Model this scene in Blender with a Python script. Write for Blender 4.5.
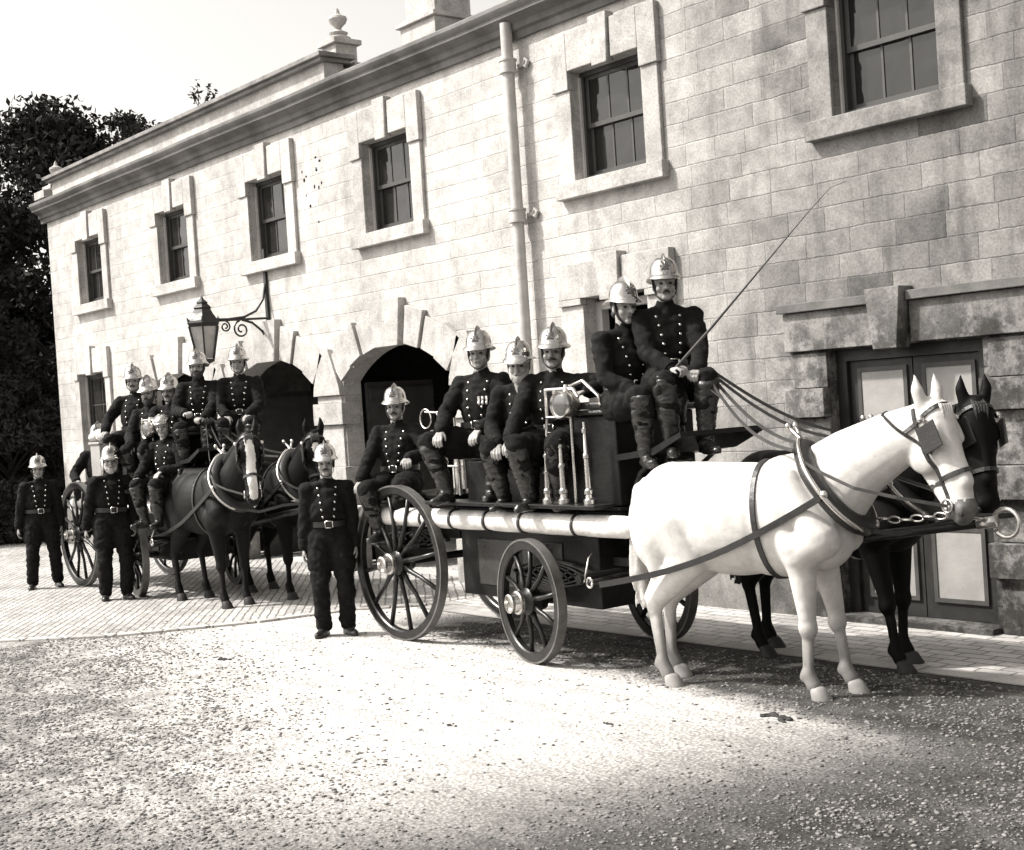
import bpy, bmesh, math, random
import numpy as np
from mathutils import Vector, Matrix, Euler, Quaternion, noise as mnoise
from mathutils.bvhtree import BVHTree
for o in list(bpy.data.objects): bpy.data.objects.remove(o)
S = bpy.context.scene
COL = S.collection
R = math.radians
rnd = random.Random(7)
nr = np.random.default_rng(11)

# ------------------------------------------------------------------ camera, sky, sun, exposure
def look_basis(y, p, r):
    cy, sy, cp, sp, cr, sr = math.cos(y), math.sin(y), math.cos(p), math.sin(p), math.cos(r), math.sin(r)
    f = Vector((sy*cp, cy*cp, sp)); rt = Vector((cy, -sy, 0)); up = rt.cross(f)
    return cr*rt + sr*up, -sr*rt + cr*up, f
CAM = Vector((0, -9.3818, 2.0))
rt, up, fw = look_basis(-0.8794, -0.0154, -0.0646)
cd = bpy.data.cameras.new('camera'); cam = bpy.data.objects.new('camera', cd); COL.objects.link(cam)
m = Matrix((rt, up, -fw)).transposed().to_4x4(); m.translation = CAM
cam.matrix_world = m
cd.sensor_width = 36; cd.sensor_fit = 'HORIZONTAL'; cd.lens = 1350/1024*36
cd.clip_start = .1; cd.clip_end = 2000
S.camera = cam

TINT = (1.0, .968, .925)
def gray(v): return (v*TINT[0], v*TINT[1], v*TINT[2], 1)

SUNV = Vector((-.46, -.50, .73)).normalized()       # towards the sun
w = bpy.data.worlds.new('World'); S.world = w; w.use_nodes = True
nt = w.node_tree
bg = nt.nodes['Background']
sky = nt.nodes.new('ShaderNodeTexSky'); sky.sky_type = 'NISHITA'; sky.sun_disc = False
sky.sun_elevation = math.asin(SUNV.z); sky.sun_rotation = math.atan2(SUNV.x, SUNV.y)
sky.air_density = 1.2; sky.dust_density = 4.0; sky.ozone_density = 1
bw = nt.nodes.new('ShaderNodeRGBToBW'); nt.links.new(sky.outputs[0], bw.inputs[0])
mul = nt.nodes.new('ShaderNodeVectorMath'); mul.operation = 'MULTIPLY'
nt.links.new(bw.outputs[0], mul.inputs[0]); mul.inputs[1].default_value = (1.0, .965, .92)
nt.links.new(mul.outputs[0], bg.inputs['Color']); bg.inputs['Strength'].default_value = .15
sd = bpy.data.lights.new('sun', 'SUN'); sun = bpy.data.objects.new('sun', sd); COL.objects.link(sun)
sd.energy = 3.0; sd.angle = R(2.5); sd.color = (1, .965, .92)
sun.rotation_euler = SUNV.to_track_quat('Z', 'Y').to_euler(); sun.location = (-12, -14, 20)
S.view_settings.view_transform = 'Standard'; S.view_settings.look = 'None'
S.view_settings.exposure = 1.1; S.view_settings.gamma = 1
S.render.engine = 'CYCLES'

# ------------------------------------------------------------------ materials
class NB:
    def __init__(s, nt): s.nt = nt
    def n(s, t, **k):
        nd = s.nt.nodes.new(t)
        for a, b in k.items(): setattr(nd, a, b)
        return nd
    def l(s, a, b): s.nt.links.new(a, b)
    def m(s, op, a, b=0., c=None):
        nd = s.n('ShaderNodeMath', operation=op)
        for i, v in enumerate((a, b) if c is None else (a, b, c)):
            if isinstance(v, (int, float)): nd.inputs[i].default_value = v
            else: s.l(v, nd.inputs[i])
        return nd.outputs[0]
    def noise(s, vec, scale, detail=4, rough=.55, dist=0):
        nd = s.n('ShaderNodeTexNoise'); nd.inputs['Scale'].default_value = scale
        nd.inputs['Detail'].default_value = detail; nd.inputs['Roughness'].default_value = rough
        nd.inputs['Distortion'].default_value = dist
        s.l(vec, nd.inputs['Vector']); return nd.outputs['Fac']
    def ramp(s, v, a, b, lo=0., hi=1.):
        nd = s.n('ShaderNodeMapRange'); nd.interpolation_type = 'SMOOTHSTEP'
        nd.inputs['From Min'].default_value = a; nd.inputs['From Max'].default_value = b
        nd.inputs['To Min'].default_value = lo; nd.inputs['To Max'].default_value = hi
        s.l(v, nd.inputs['Value']); return nd.outputs[0]
    def white(s, x, y=None):
        c = s.n('ShaderNodeCombineXYZ')
        for i, v in enumerate((x, y)):
            if v is None: continue
            if isinstance(v, (int, float)): c.inputs[i].default_value = v
            else: s.l(v, c.inputs[i])
        wn = s.n('ShaderNodeTexWhiteNoise', noise_dimensions='2D'); s.l(c.outputs[0], wn.inputs['Vector'])
        return wn.outputs['Value']
    def tint(s, v):
        vm = s.n('ShaderNodeVectorMath', operation='MULTIPLY'); s.l(v, vm.inputs[0]); vm.inputs[1].default_value = TINT
        return vm.outputs[0]
def newmat(name):
    mt = bpy.data.materials.new(name); mt.use_nodes = True
    b = mt.node_tree.nodes['Principled BSDF']
    return mt, NB(mt.node_tree), b
def mat(name, v, rough=.7, metal=0., var=.25, scale=6., bump=.0, bscale=30., spec=.5, sheen=0.):
    mt, nb, b = newmat(name)
    tc = nb.n('ShaderNodeTexCoord').outputs['Object']
    f = nb.ramp(nb.noise(tc, scale, 5, .6), .25, .75, v*(1-var), v*(1+var))
    nb.l(nb.tint(f), b.inputs['Base Color'])
    b.inputs['Metallic'].default_value = metal; b.inputs['Specular IOR Level'].default_value = spec
    rr = nb.ramp(nb.noise(tc, scale*2.3, 3), .3, .7, max(.02, rough*.85), min(1, rough*1.15)); nb.l(rr, b.inputs['Roughness'])
    if sheen: b.inputs['Sheen Weight'].default_value = sheen; b.inputs['Sheen Roughness'].default_value = .4
    if bump:
        bp = nb.n('ShaderNodeBump'); bp.inputs['Strength'].default_value = bump; bp.inputs['Distance'].default_value = .01
        nb.l(nb.noise(tc, bscale, 5, .65), bp.inputs['Height']); nb.l(bp.outputs[0], b.inputs['Normal'])
    return mt
def stone_mat(name, base, ashlar=True, ch=.205, joint=.009):
    mt, nb, b = newmat(name)
    tc = nb.n('ShaderNodeTexCoord').outputs['Object']
    sp = nb.n('ShaderNodeSeparateXYZ'); nb.l(tc, sp.inputs[0]); X, Y, Z = sp.outputs
    x = nb.m('ADD', X, Y)
    wob = nb.m('ADD', nb.m('MULTIPLY', nb.m('SUBTRACT', nb.noise(tc, 2.2, 3), .5), .035), nb.m('MULTIPLY', nb.m('SUBTRACT', nb.noise(tc, 26., 3), .5), .018))
    z = nb.m('ADD', Z, wob); x = nb.m('ADD', x, wob)
    big = nb.noise(tc, .55, 5, .6); mid = nb.noise(tc, 5., 6, .65, .3); fine = nb.noise(tc, 45., 4, .7)
    pits = nb.ramp(nb.noise(tc, 24., 4, .65), .60, .70)
    val = nb.m('MULTIPLY', base, nb.ramp(mid, .28, .72, .76, 1.1))
    val = nb.m('MULTIPLY', val, nb.ramp(big, .3, .7, .80, 1.06))
    val = nb.m('MULTIPLY', val, nb.ramp(fine, .3, .7, .74, 1.10))
    h = nb.m('ADD', nb.m('MULTIPLY', mid, .3), nb.m('MULTIPLY', fine, .25))
    # rain soot plus painted-in vignette darkening, both heavier towards the east end of the wall
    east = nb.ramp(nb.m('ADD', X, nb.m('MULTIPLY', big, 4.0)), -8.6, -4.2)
    if ashlar:
        row = nb.m('FLOOR', nb.m('DIVIDE', z, ch))
        wr = nb.m('ADD', .30, nb.m('MULTIPLY', nb.white(row, 3.3), .36))
        u = nb.m('ADD', nb.m('DIVIDE', x, wr), nb.m('MULTIPLY', nb.white(row, 9.1), 5.))
        colm = nb.m('FLOOR', u)
        rv = nb.white(nb.m('ADD', colm, .5), nb.m('ADD', row, .25)); rv2 = nb.white(nb.m('ADD', colm, 7.5), nb.m('ADD', row, .75))
        fx = nb.m('MULTIPLY', nb.m('SUBTRACT', .5, nb.m('ABSOLUTE', nb.m('SUBTRACT', nb.m('FRACT', u), .5))), wr)
        fz = nb.m('MULTIPLY', nb.m('SUBTRACT', .5, nb.m('ABSOLUTE', nb.m('SUBTRACT', nb.m('FRACT', nb.m('DIVIDE', z, ch)), .5))), ch)
        d = nb.m('MINIMUM', fx, fz)
        j = nb.ramp(d, joint*.25, joint, 1., 0.)
        jvis = nb.ramp(nb.noise(tc, 1.7, 3, .6), .38, .66, .05, .75)
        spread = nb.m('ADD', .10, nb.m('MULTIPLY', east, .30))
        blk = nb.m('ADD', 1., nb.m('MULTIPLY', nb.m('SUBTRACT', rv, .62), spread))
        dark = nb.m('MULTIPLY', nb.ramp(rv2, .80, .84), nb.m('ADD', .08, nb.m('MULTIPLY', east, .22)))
        blk = nb.m('SUBTRACT', blk, dark)
        val = nb.m('MULTIPLY', val, blk)
        val = nb.m('MULTIPLY', val, nb.m('SUBTRACT', 1., nb.m('MULTIPLY', nb.m('MULTIPLY', j, jvis), nb.m('ADD', .20, nb.m('MULTIPLY', east, .18)))))
        h = nb.m('SUBTRACT', nb.m('ADD', h, nb.m('MULTIPLY', rv, .18)), nb.m('MULTIPLY', j, .55))
    val = nb.m('MULTIPLY', val, nb.m('SUBTRACT', 1., nb.m('MULTIPLY', pits, .32)))
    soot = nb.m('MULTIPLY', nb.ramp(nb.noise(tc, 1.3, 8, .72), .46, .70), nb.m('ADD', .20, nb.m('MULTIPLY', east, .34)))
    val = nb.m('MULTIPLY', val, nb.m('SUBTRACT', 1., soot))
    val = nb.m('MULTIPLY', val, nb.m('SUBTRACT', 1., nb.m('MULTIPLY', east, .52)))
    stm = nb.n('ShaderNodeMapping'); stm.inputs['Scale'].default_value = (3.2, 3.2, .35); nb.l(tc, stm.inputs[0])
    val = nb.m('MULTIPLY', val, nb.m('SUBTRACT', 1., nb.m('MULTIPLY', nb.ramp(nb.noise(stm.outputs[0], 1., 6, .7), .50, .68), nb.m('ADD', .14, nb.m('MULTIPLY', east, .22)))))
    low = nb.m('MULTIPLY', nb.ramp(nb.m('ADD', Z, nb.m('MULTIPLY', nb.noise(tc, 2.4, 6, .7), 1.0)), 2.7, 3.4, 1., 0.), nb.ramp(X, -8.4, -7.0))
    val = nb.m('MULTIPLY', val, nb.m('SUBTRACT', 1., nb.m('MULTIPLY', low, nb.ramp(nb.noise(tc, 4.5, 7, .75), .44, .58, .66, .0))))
    # green-black splash zone along the foot of the wall
    foot = nb.ramp(nb.m('ADD', Z, nb.m('MULTIPLY', mid, .5)), .25, 1.05, .38, 0.)
    val = nb.m('MULTIPLY', val, nb.m('SUBTRACT', 1., foot))
    nb.l(nb.tint(val), b.inputs['Base Color']); b.inputs['Roughness'].default_value = .92
    b.inputs['Specular IOR Level'].default_value = .2
    bp = nb.n('ShaderNodeBump'); bp.inputs['Strength'].default_value = .55; bp.inputs['Distance'].default_value = .015
    nb.l(h, bp.inputs['Height']); nb.l(bp.outputs[0], b.inputs['Normal'])
    return mt
def ground_mat():
    mt, nb, b = newmat('gravel_yard')
    tc = nb.n('ShaderNodeTexCoord').outputs['Object']
    sp = nb.n('ShaderNodeSeparateXYZ'); nb.l(tc, sp.inputs[0]); X, Y, Z = sp.outputs
    big = nb.noise(tc, .55, 6, .6); mid = nb.noise(tc, 3.2, 7, .68, .4); fine = nb.noise(tc, 38., 5, .7)
    # trodden pale lane runs beside the engines; loose dark grit lies in front; shade under engine and horses is painted in
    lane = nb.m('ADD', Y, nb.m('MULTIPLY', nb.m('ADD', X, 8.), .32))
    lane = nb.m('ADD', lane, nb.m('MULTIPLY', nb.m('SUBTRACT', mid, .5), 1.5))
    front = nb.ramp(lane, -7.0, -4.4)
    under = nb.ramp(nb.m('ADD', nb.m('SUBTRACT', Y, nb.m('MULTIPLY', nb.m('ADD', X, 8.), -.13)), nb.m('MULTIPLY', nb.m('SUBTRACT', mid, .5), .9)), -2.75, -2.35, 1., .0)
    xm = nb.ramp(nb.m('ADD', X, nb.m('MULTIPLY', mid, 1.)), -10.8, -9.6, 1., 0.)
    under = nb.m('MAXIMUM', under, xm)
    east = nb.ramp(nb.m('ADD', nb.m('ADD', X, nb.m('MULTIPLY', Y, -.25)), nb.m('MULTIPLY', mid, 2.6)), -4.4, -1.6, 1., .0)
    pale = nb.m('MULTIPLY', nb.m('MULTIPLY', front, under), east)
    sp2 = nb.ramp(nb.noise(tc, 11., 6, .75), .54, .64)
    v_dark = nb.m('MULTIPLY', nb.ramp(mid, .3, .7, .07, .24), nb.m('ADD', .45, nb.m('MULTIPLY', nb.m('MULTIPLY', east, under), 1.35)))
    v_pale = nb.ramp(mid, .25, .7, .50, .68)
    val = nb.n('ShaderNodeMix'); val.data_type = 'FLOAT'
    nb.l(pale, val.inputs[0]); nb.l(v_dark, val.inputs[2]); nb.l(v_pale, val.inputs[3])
    trk = nb.n('ShaderNodeMapping'); trk.inputs['Scale'].default_value = (.35, 4.5, 1); trk.inputs['Rotation'].default_value = (0, 0, R(8)); nb.l(tc, trk.inputs[0])
    ruts = nb.ramp(nb.noise(trk.outputs[0], 1., 5, .6, .2), .38, .62, .86, 1.06)
    v = nb.m('MULTIPLY', nb.m('MULTIPLY', val.outputs[0], ruts), nb.ramp(fine, .25, .75, .72, 1.22))
    v = nb.m('MULTIPLY', v, nb.m('SUBTRACT', 1., nb.m('MULTIPLY', sp2, .20)))
    vo = nb.n('ShaderNodeTexVoronoi'); vo.inputs['Scale'].default_value = 42; nb.l(tc, vo.inputs['Vector'])
    v = nb.m('MULTIPLY', v, nb.ramp(vo.outputs['Distance'], .15, .7, 1.12, .72))
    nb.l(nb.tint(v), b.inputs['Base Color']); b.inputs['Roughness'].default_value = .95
    b.inputs['Specular IOR Level'].default_value = .15
    bp = nb.n('ShaderNodeBump'); bp.inputs['Strength'].default_value = .8; bp.inputs['Distance'].default_value = .02
    h = nb.m('SUBTRACT', nb.m('ADD', nb.m('MULTIPLY', mid, .8), nb.m('MULTIPLY', fine, .5)), nb.m('MULTIPLY', vo.outputs['Distance'], .5))
    nb.l(h, bp.inputs['Height']); nb.l(bp.outputs[0], b.inputs['Normal'])
    return mt
def sett_mat(name, bw_, bh, base, rot=0.):
    mt, nb, b = newmat(name)
    tc0 = nb.n('ShaderNodeTexCoord').outputs['Object']
    mp = nb.n('ShaderNodeMapping'); mp.inputs['Rotation'].default_value = (0, 0, rot); nb.l(tc0, mp.inputs[0]); tc = mp.outputs[0]
    nz = nb.noise(tc, 4., 3)
    off = nb.n('ShaderNodeVectorMath', operation='ADD'); nb.l(tc, off.inputs[0])
    cx = nb.n('ShaderNodeCombineXYZ'); k = nb.m('MULTIPLY', nb.m('SUBTRACT', nz, .5), .05); nb.l(k, cx.inputs[0]); nb.l(k, cx.inputs[1]); nb.l(cx.outputs[0], off.inputs[1])
    br = nb.n('ShaderNodeTexBrick'); nb.l(off.outputs[0], br.inputs['Vector'])
    br.inputs['Scale'].default_value = 1; br.inputs['Brick Width'].default_value = bw_; br.inputs['Row Height'].default_value = bh
    br.inputs['Mortar Size'].default_value = .012; br.inputs['Mortar Smooth'].default_value = .6; br.inputs['Bias'].default_value = 0
    br.inputs['Color1'].default_value = (base*.8,)*3 + (1,); br.inputs['Color2'].default_value = (base*1.15,)*3 + (1,); br.inputs['Mortar'].default_value = (base*.4,)*3 + (1,)
    bwn = nb.n('ShaderNodeRGBToBW'); nb.l(br.outputs['Color'], bwn.inputs[0])
    d = nb.ramp(nb.noise(tc, 1.1, 6, .65), .3, .7, .72, 1.12)
    f = nb.ramp(nb.noise(tc, 40., 4, .7), .25, .75, .85, 1.15)
    nb.l(nb.tint(nb.m('MULTIPLY', nb.m('MULTIPLY', bwn.outputs[0], d), f)), b.inputs['Base Color'])
    b.inputs['Roughness'].default_value = .85
    bp = nb.n('ShaderNodeBump'); bp.inputs['Strength'].default_value = .6; bp.inputs['Distance'].default_value = .02
    nb.l(nb.m('SUBTRACT', nb.noise(tc, 9., 4), nb.m('MULTIPLY', br.outputs['Fac'], .9)), bp.inputs['Height']); nb.l(bp.outputs[0], b.inputs['Normal'])
    return mt
def glass_mat():
    mt, nb, b = newmat('window_glass')
    tc = nb.n('ShaderNodeTexCoord').outputs['Object']
    b.inputs['Base Color'].default_value = gray(.018); b.inputs['Roughness'].default_value = .06
    b.inputs['Specular IOR Level'].default_value = .42
    bp = nb.n('ShaderNodeBump'); bp.inputs['Strength'].default_value = .45; bp.inputs['Distance'].default_value = .03
    nb.l(nb.noise(tc, 2.4, 2), bp.inputs['Height']); nb.l(bp.outputs[0], b.inputs['Normal'])
    return mt
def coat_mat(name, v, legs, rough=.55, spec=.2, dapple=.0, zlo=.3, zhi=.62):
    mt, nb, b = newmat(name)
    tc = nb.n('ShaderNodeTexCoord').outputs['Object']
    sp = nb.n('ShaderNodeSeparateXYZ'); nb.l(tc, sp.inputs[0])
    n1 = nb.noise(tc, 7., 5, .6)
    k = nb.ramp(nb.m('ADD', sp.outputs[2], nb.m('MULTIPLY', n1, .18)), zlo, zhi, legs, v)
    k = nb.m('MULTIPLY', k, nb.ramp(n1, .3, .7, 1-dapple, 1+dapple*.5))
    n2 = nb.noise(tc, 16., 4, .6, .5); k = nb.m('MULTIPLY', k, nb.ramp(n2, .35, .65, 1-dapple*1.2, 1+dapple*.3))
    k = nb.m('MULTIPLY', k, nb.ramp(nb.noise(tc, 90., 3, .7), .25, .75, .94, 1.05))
    nb.l(nb.tint(k), b.inputs['Base Color']); b.inputs['Roughness'].default_value = rough
    b.inputs['Specular IOR Level'].default_value = spec
    mp = nb.n('ShaderNodeMapping'); mp.inputs['Scale'].default_value = (40, 120, 120); nb.l(tc, mp.inputs[0])
    bp = nb.n('ShaderNodeBump'); bp.inputs['Strength'].default_value = .18; bp.inputs['Distance'].default_value = .004
    nb.l(nb.noise(mp.outputs[0], 1., 3), bp.inputs['Height']); nb.l(bp.outputs[0], b.inputs['Normal'])
    return mt
M = {}
M['wall'] = stone_mat('ashlar_stone', .59); M['trim'] = stone_mat('dressed_stone', .56, ashlar=False)
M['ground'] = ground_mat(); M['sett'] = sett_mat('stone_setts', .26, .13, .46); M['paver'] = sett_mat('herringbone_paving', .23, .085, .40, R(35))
M['kerb'] = sett_mat('kerb_granite', .9, .3, .42)
M['glass'] = glass_mat()
M['sash'] = mat('sash_paint', .045, .5, var=.15); M['sash_pale'] = mat('sash_box_paint', .55, .5, var=.12)
M['panel'] = mat('door_panel_paint', .30, .55, var=.15, scale=4, bump=.2); M['door'] = mat('door_dark_paint', .02, .5, var=.3, bump=.2)
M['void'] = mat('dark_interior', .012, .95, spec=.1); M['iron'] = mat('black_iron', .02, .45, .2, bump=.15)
M['pipe'] = mat('pipe_grey_paint', .42, .55, var=.18, bump=.3); M['slate'] = mat('roof_slate', .12, .8, bump=.4)
M['lampglass'] = mat('lamp_glass', .45, .15, var=.2)
M['bark'] = mat('bark', .05, .9, bump=.8, bscale=12); M['leaf'] = mat('leaf_dark', .032, .8, var=.4, scale=2, spec=.08); M['leaf2'] = mat('leaf_mid', .06, .6, var=.5, scale=2, spec=.3)
M['paint'] = mat('coach_paint', .008, .35, var=.5, bump=.25, spec=.25); M['paint2'] = mat('wheel_paint', .011, .33, var=.6, bump=.25, scale=14, spec=.35)
M['tyre'] = mat('iron_tyre', .13, .5, .5, var=.4, bump=.3); M['brass'] = mat('polished_brass', .62, .26, 1., var=.15, bump=.08)
M['steel'] = mat('bright_steel', .55, .3, 1., var=.2); M['canvas'] = mat('white_canvas', .60, .9, var=.2, scale=7, bump=.9, bscale=26)
M['leather'] = mat('black_leather', .018, .35, var=.3, bump=.4, bscale=60); M['boot'] = mat('boot_leather', .022, .27, var=.35, bump=.5, bscale=26)
M['cloth'] = mat('dark_serge', .0085, .9, var=.3, scale=14, bump=.5, bscale=150, spec=.15); M['cloth2'] = mat('black_trouser_cloth', .008, .9, var=.3, scale=14, bump=.5, bscale=120, spec=.15)
M['skin'] = mat('skin', .27, .55, var=.12, scale=22, bump=.1, bscale=90); M['lip'] = mat('lip', .16, .5); M['hair'] = mat('dark_hair', .03, .7, bump=.8, bscale=160)
M['greyhair'] = mat('grey_hair', .4, .8, bump=.8, bscale=160); M['eye'] = mat('eye_dark', .02, .2)
M['helmet'] = mat('helmet_brass', .50, .17, 1., var=.18, scale=12, bump=.05); M['comb'] = mat('helmet_comb_brass', .22, .35, 1., var=.3)
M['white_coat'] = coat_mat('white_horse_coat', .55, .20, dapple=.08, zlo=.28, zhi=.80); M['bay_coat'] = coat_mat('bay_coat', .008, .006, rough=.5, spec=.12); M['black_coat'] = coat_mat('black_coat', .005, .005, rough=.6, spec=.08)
M['muzzle'] = mat('dark_muzzle', .10, .6, var=.4, scale=14); M['blaze'] = mat('white_blaze', .68, .6); M['hoof_pale'] = mat('pale_hoof', .26, .6, var=.2); M['hoof_dark'] = mat('dark_hoof', .03, .6, spec=.2)
M['white_hair'] = mat('white_mane', .5, .7, bump=.9, bscale=70); M['black_hair'] = mat('black_mane', .012, .6, bump=.9, bscale=70)
M['stone'] = mat('pebble', .15, .9, var=.75, scale=22, bump=.5, bscale=40); M['dung'] = mat('dark_clod', .03, .95, bump=.8)
M['rope'] = mat('rein_leather', .05, .5)

# ------------------------------------------------------------------ mesh helpers
def frame(d):
    d = Vector(d).normalized()
    a = Vector((0, 0, 1)) if abs(d.z) < .9 else Vector((1, 0, 0))
    x = a.cross(d).normalized(); return x, d.cross(x).normalized(), d
class G:
    def __init__(s): s.v = []; s.f = []; s.mi = []; s.cur = 0
    def add(s, vs, fs):
        o = len(s.v); s.v += [tuple(p) for p in vs]; s.f += [tuple(i+o for i in f) for f in fs]; s.mi += [s.cur]*len(fs); return s
    def box(s, c, d, rot=None):
        hx, hy, hz = d[0]/2, d[1]/2, d[2]/2
        vs = [Vector((x, y, z)) for x in (-hx, hx) for y in (-hy, hy) for z in (-hz, hz)]
        if rot is not None: vs = [rot @ v for v in vs]
        c = Vector(c)
        return s.add([v+c for v in vs], [(0,1,3,2),(4,6,7,5),(0,4,5,1),(2,3,7,6),(0,2,6,4),(1,5,7,3)])
    def bx(s, x0, x1, y0, y1, z0, z1): return s.box(((x0+x1)/2, (y0+y1)/2, (z0+z1)/2), (x1-x0, y1-y0, z1-z0))
    def rings(s, rings, cap=True, closed=False):
        n = len(rings[0]); vs = [p for r in rings for p in r]; fs = []
        m_ = len(rings)
        for i in range(m_ if closed else m_-1):
            a, b = i*n, ((i+1) % m_)*n
            for k in range(n): fs.append((a+k, a+(k+1) % n, b+(k+1) % n, b+k))
        if cap and not closed: fs.append(tuple(range(n))[::-1]); fs.append(tuple(range((m_-1)*n, m_*n)))
        return s.add(vs, fs)
    def cyl(s, p0, p1, r0, r1=None, n=12):
        r1 = r0 if r1 is None else r1
        p0, p1 = Vector(p0), Vector(p1); x, y, d = frame(p1-p0)
        return s.rings([[p+(x*math.cos(2*math.pi*k/n)+y*math.sin(2*math.pi*k/n))*r for k in range(n)] for p, r in ((p0, r0), (p1, r1))])
    def tube(s, pts, rad, n=8):
        pts = [Vector(p) for p in pts]; rr = []
        px = None
        for i, p in enumerate(pts):
            d = (pts[min(i+1, len(pts)-1)]-pts[max(i-1, 0)]).normalized()
            if px is None: x, y, _ = frame(d)
            else:
                x = (px-d*px.dot(d)).normalized(); y = d.cross(x)
            px = x; r = rad[i] if hasattr(rad, '__len__') else rad
            rr.append([p+(x*math.cos(2*math.pi*k/n)+y*math.sin(2*math.pi*k/n))*r for k in range(n)])
        return s.rings(rr)
    def caps(s, p0, p1, r0, r1=None, n=16, sy=1.):          # tapered capsule
        r1 = r0 if r1 is None else r1
        p0, p1 = Vector(p0), Vector(p1); x, y, d = frame(p1-p0); rr = []
        for a in (-80, -55, -28, 0): rr.append((p0+d*r0*math.sin(R(a)), r0*math.cos(R(a))))
        for a in (0, 28, 55, 80): rr.append((p1+d*r1*math.sin(R(a)), r1*math.cos(R(a))))
        def sc(v): return Vector((v.x, v.y*sy, v.z))
        return s.rings([[p+sc((x*math.cos(2*math.pi*k/n)+y*math.sin(2*math.pi*k/n))*r) for k in range(n)] for p, r in rr])
    def ell(s, c, r, rot=None, n=26, m_=15):
        c = Vector(c); rr = []
        for j in range(m_):
            t = math.pi*(j+.35)/(m_-.3); ring = []
            for k in range(n):
                a = 2*math.pi*k/n; v = Vector((r[0]*math.sin(t)*math.cos(a), r[1]*math.sin(t)*math.sin(a), -r[2]*math.cos(t)))
                ring.append(c+(rot @ v if rot is not None else v))
            rr.append(ring)
        return s.rings(rr)
    def lathe(s, prof, c, n=20, axis='Z'):
        c = Vector(c); rr = []
        for r, h in prof:
            ring = []
            for k in range(n):
                a = 2*math.pi*k/n; p = (r*math.cos(a), r*math.sin(a), h)
                ring.append(c+Vector(p if axis == 'Z' else ((h, p[0], p[1]) if axis == 'X' else (p[1], h, p[0]))))
            rr.append(ring)
        return s.rings(rr)
    def prism(s, poly, y0, y1):                              # polygon in XZ, extruded in Y
        n = len(poly)
        return s.add([(x, y0, z) for x, z in poly]+[(x, y1, z) for x, z in poly],
            [tuple(range(n)), tuple(range(2*n-1, n-1, -1))]+[(k, k+n, (k+1) % n+n, (k+1) % n) for k in range(n)])
    def strap(s, pts, wdir, w, t):                           # flat band through pts, wdir gives the width direction (one or per point)
        pts = [Vector(p) for p in pts]; rr = []
        for i, p in enumerate(pts):
            d = (pts[min(i+1, len(pts)-1)]-pts[max(i-1, 0)]).normalized()
            wd = Vector(wdir[i] if isinstance(wdir, list) else wdir); wd = (wd-d*wd.dot(d)).normalized(); nn = d.cross(wd)
            rr.append([p+wd*a*w/2+nn*b*t/2 for a, b in ((-1,-1),(1,-1),(1,1),(-1,1))])
        return s.rings(rr)
    def mesh(s, name):
        me = bpy.data.meshes.new(name); me.from_pydata(s.v, [], s.f); 
        if any(s.mi): me.polygons.foreach_set('material_index', s.mi)
        bm = bmesh.new(); bm.from_mesh(me); bmesh.ops.recalc_face_normals(bm, faces=bm.faces); bm.to_mesh(me); bm.free()
        return me
    def build(s, name, m, parent=None, smooth=False, bevel=0., loc=None):
        return link(s.mesh(name), name, m, parent, smooth, bevel, loc)
def link(me, name, m, parent=None, smooth=False, bevel=0., loc=None):
    o = bpy.data.objects.new(name, me); COL.objects.link(o)
    for k in (m if isinstance(m, (list, tuple)) else [m]):
        if len(me.materials) < len(m if isinstance(m, (list, tuple)) else [m]): me.materials.append(k)
    if parent is not None: o.parent = parent
    if loc is not None: o.location = loc
    if smooth is True: me.polygons.foreach_set('use_smooth', [True]*len(me.polygons))
    elif smooth: 
        me.polygons.foreach_set('use_smooth', [True]*len(me.polygons)); me.set_sharp_from_angle(angle=R(smooth))
    if bevel:
        b = o.modifiers.new('bevel', 'BEVEL'); b.width = bevel; b.segments = 2; b.limit_method = 'ANGLE'; b.angle_limit = R(40)
    return o
def evaluated(o):
    dg = bpy.context.evaluated_depsgraph_get(); dg.update()
    return bpy.data.meshes.new_from_object(o.evaluated_get(dg))
def remesh(g, voxel, it=3, fac=.5, fold=0., fscale=8., seed=0., aniso=(1, 1, 1), ridge=False):
    me = g.mesh('tmp'); o = bpy.data.objects.new('tmp', me); COL.objects.link(o)
    a = o.modifiers.new('r', 'REMESH'); a.mode = 'VOXEL'; a.voxel_size = voxel
    if it: b = o.modifiers.new('s', 'SMOOTH'); b.factor = fac; b.iterations = it
    out = evaluated(o); bpy.data.objects.remove(o); bpy.data.meshes.remove(me)
    if fold:
        n = len(out.vertices); co = np.empty(n*3, np.float32); no = np.empty(n*3, np.float32)
        out.vertices.foreach_get('co', co); out.vertices.foreach_get('normal', no); co = co.reshape(-1, 3); no = no.reshape(-1, 3)
        d = np.array([mnoise.noise(Vector((p[0]*fscale*aniso[0]+seed, p[1]*fscale*aniso[1], p[2]*fscale*aniso[2])))+.5*mnoise.noise(Vector((p[0]*fscale*2.3*aniso[0], p[1]*fscale*2.3*aniso[1]+seed, p[2]*fscale*2.3*aniso[2]))) for p in co], np.float32)
        if ridge: d = np.abs(d)*1.6-.35
        co += no*(d*fold)[:, None]; out.vertices.foreach_set('co', co.ravel()); out.update()
    return out
def bvh_of(me): return BVHTree.FromPolygons([v.co.copy() for v in me.vertices], [tuple(p.vertices) for p in me.polygons])
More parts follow.
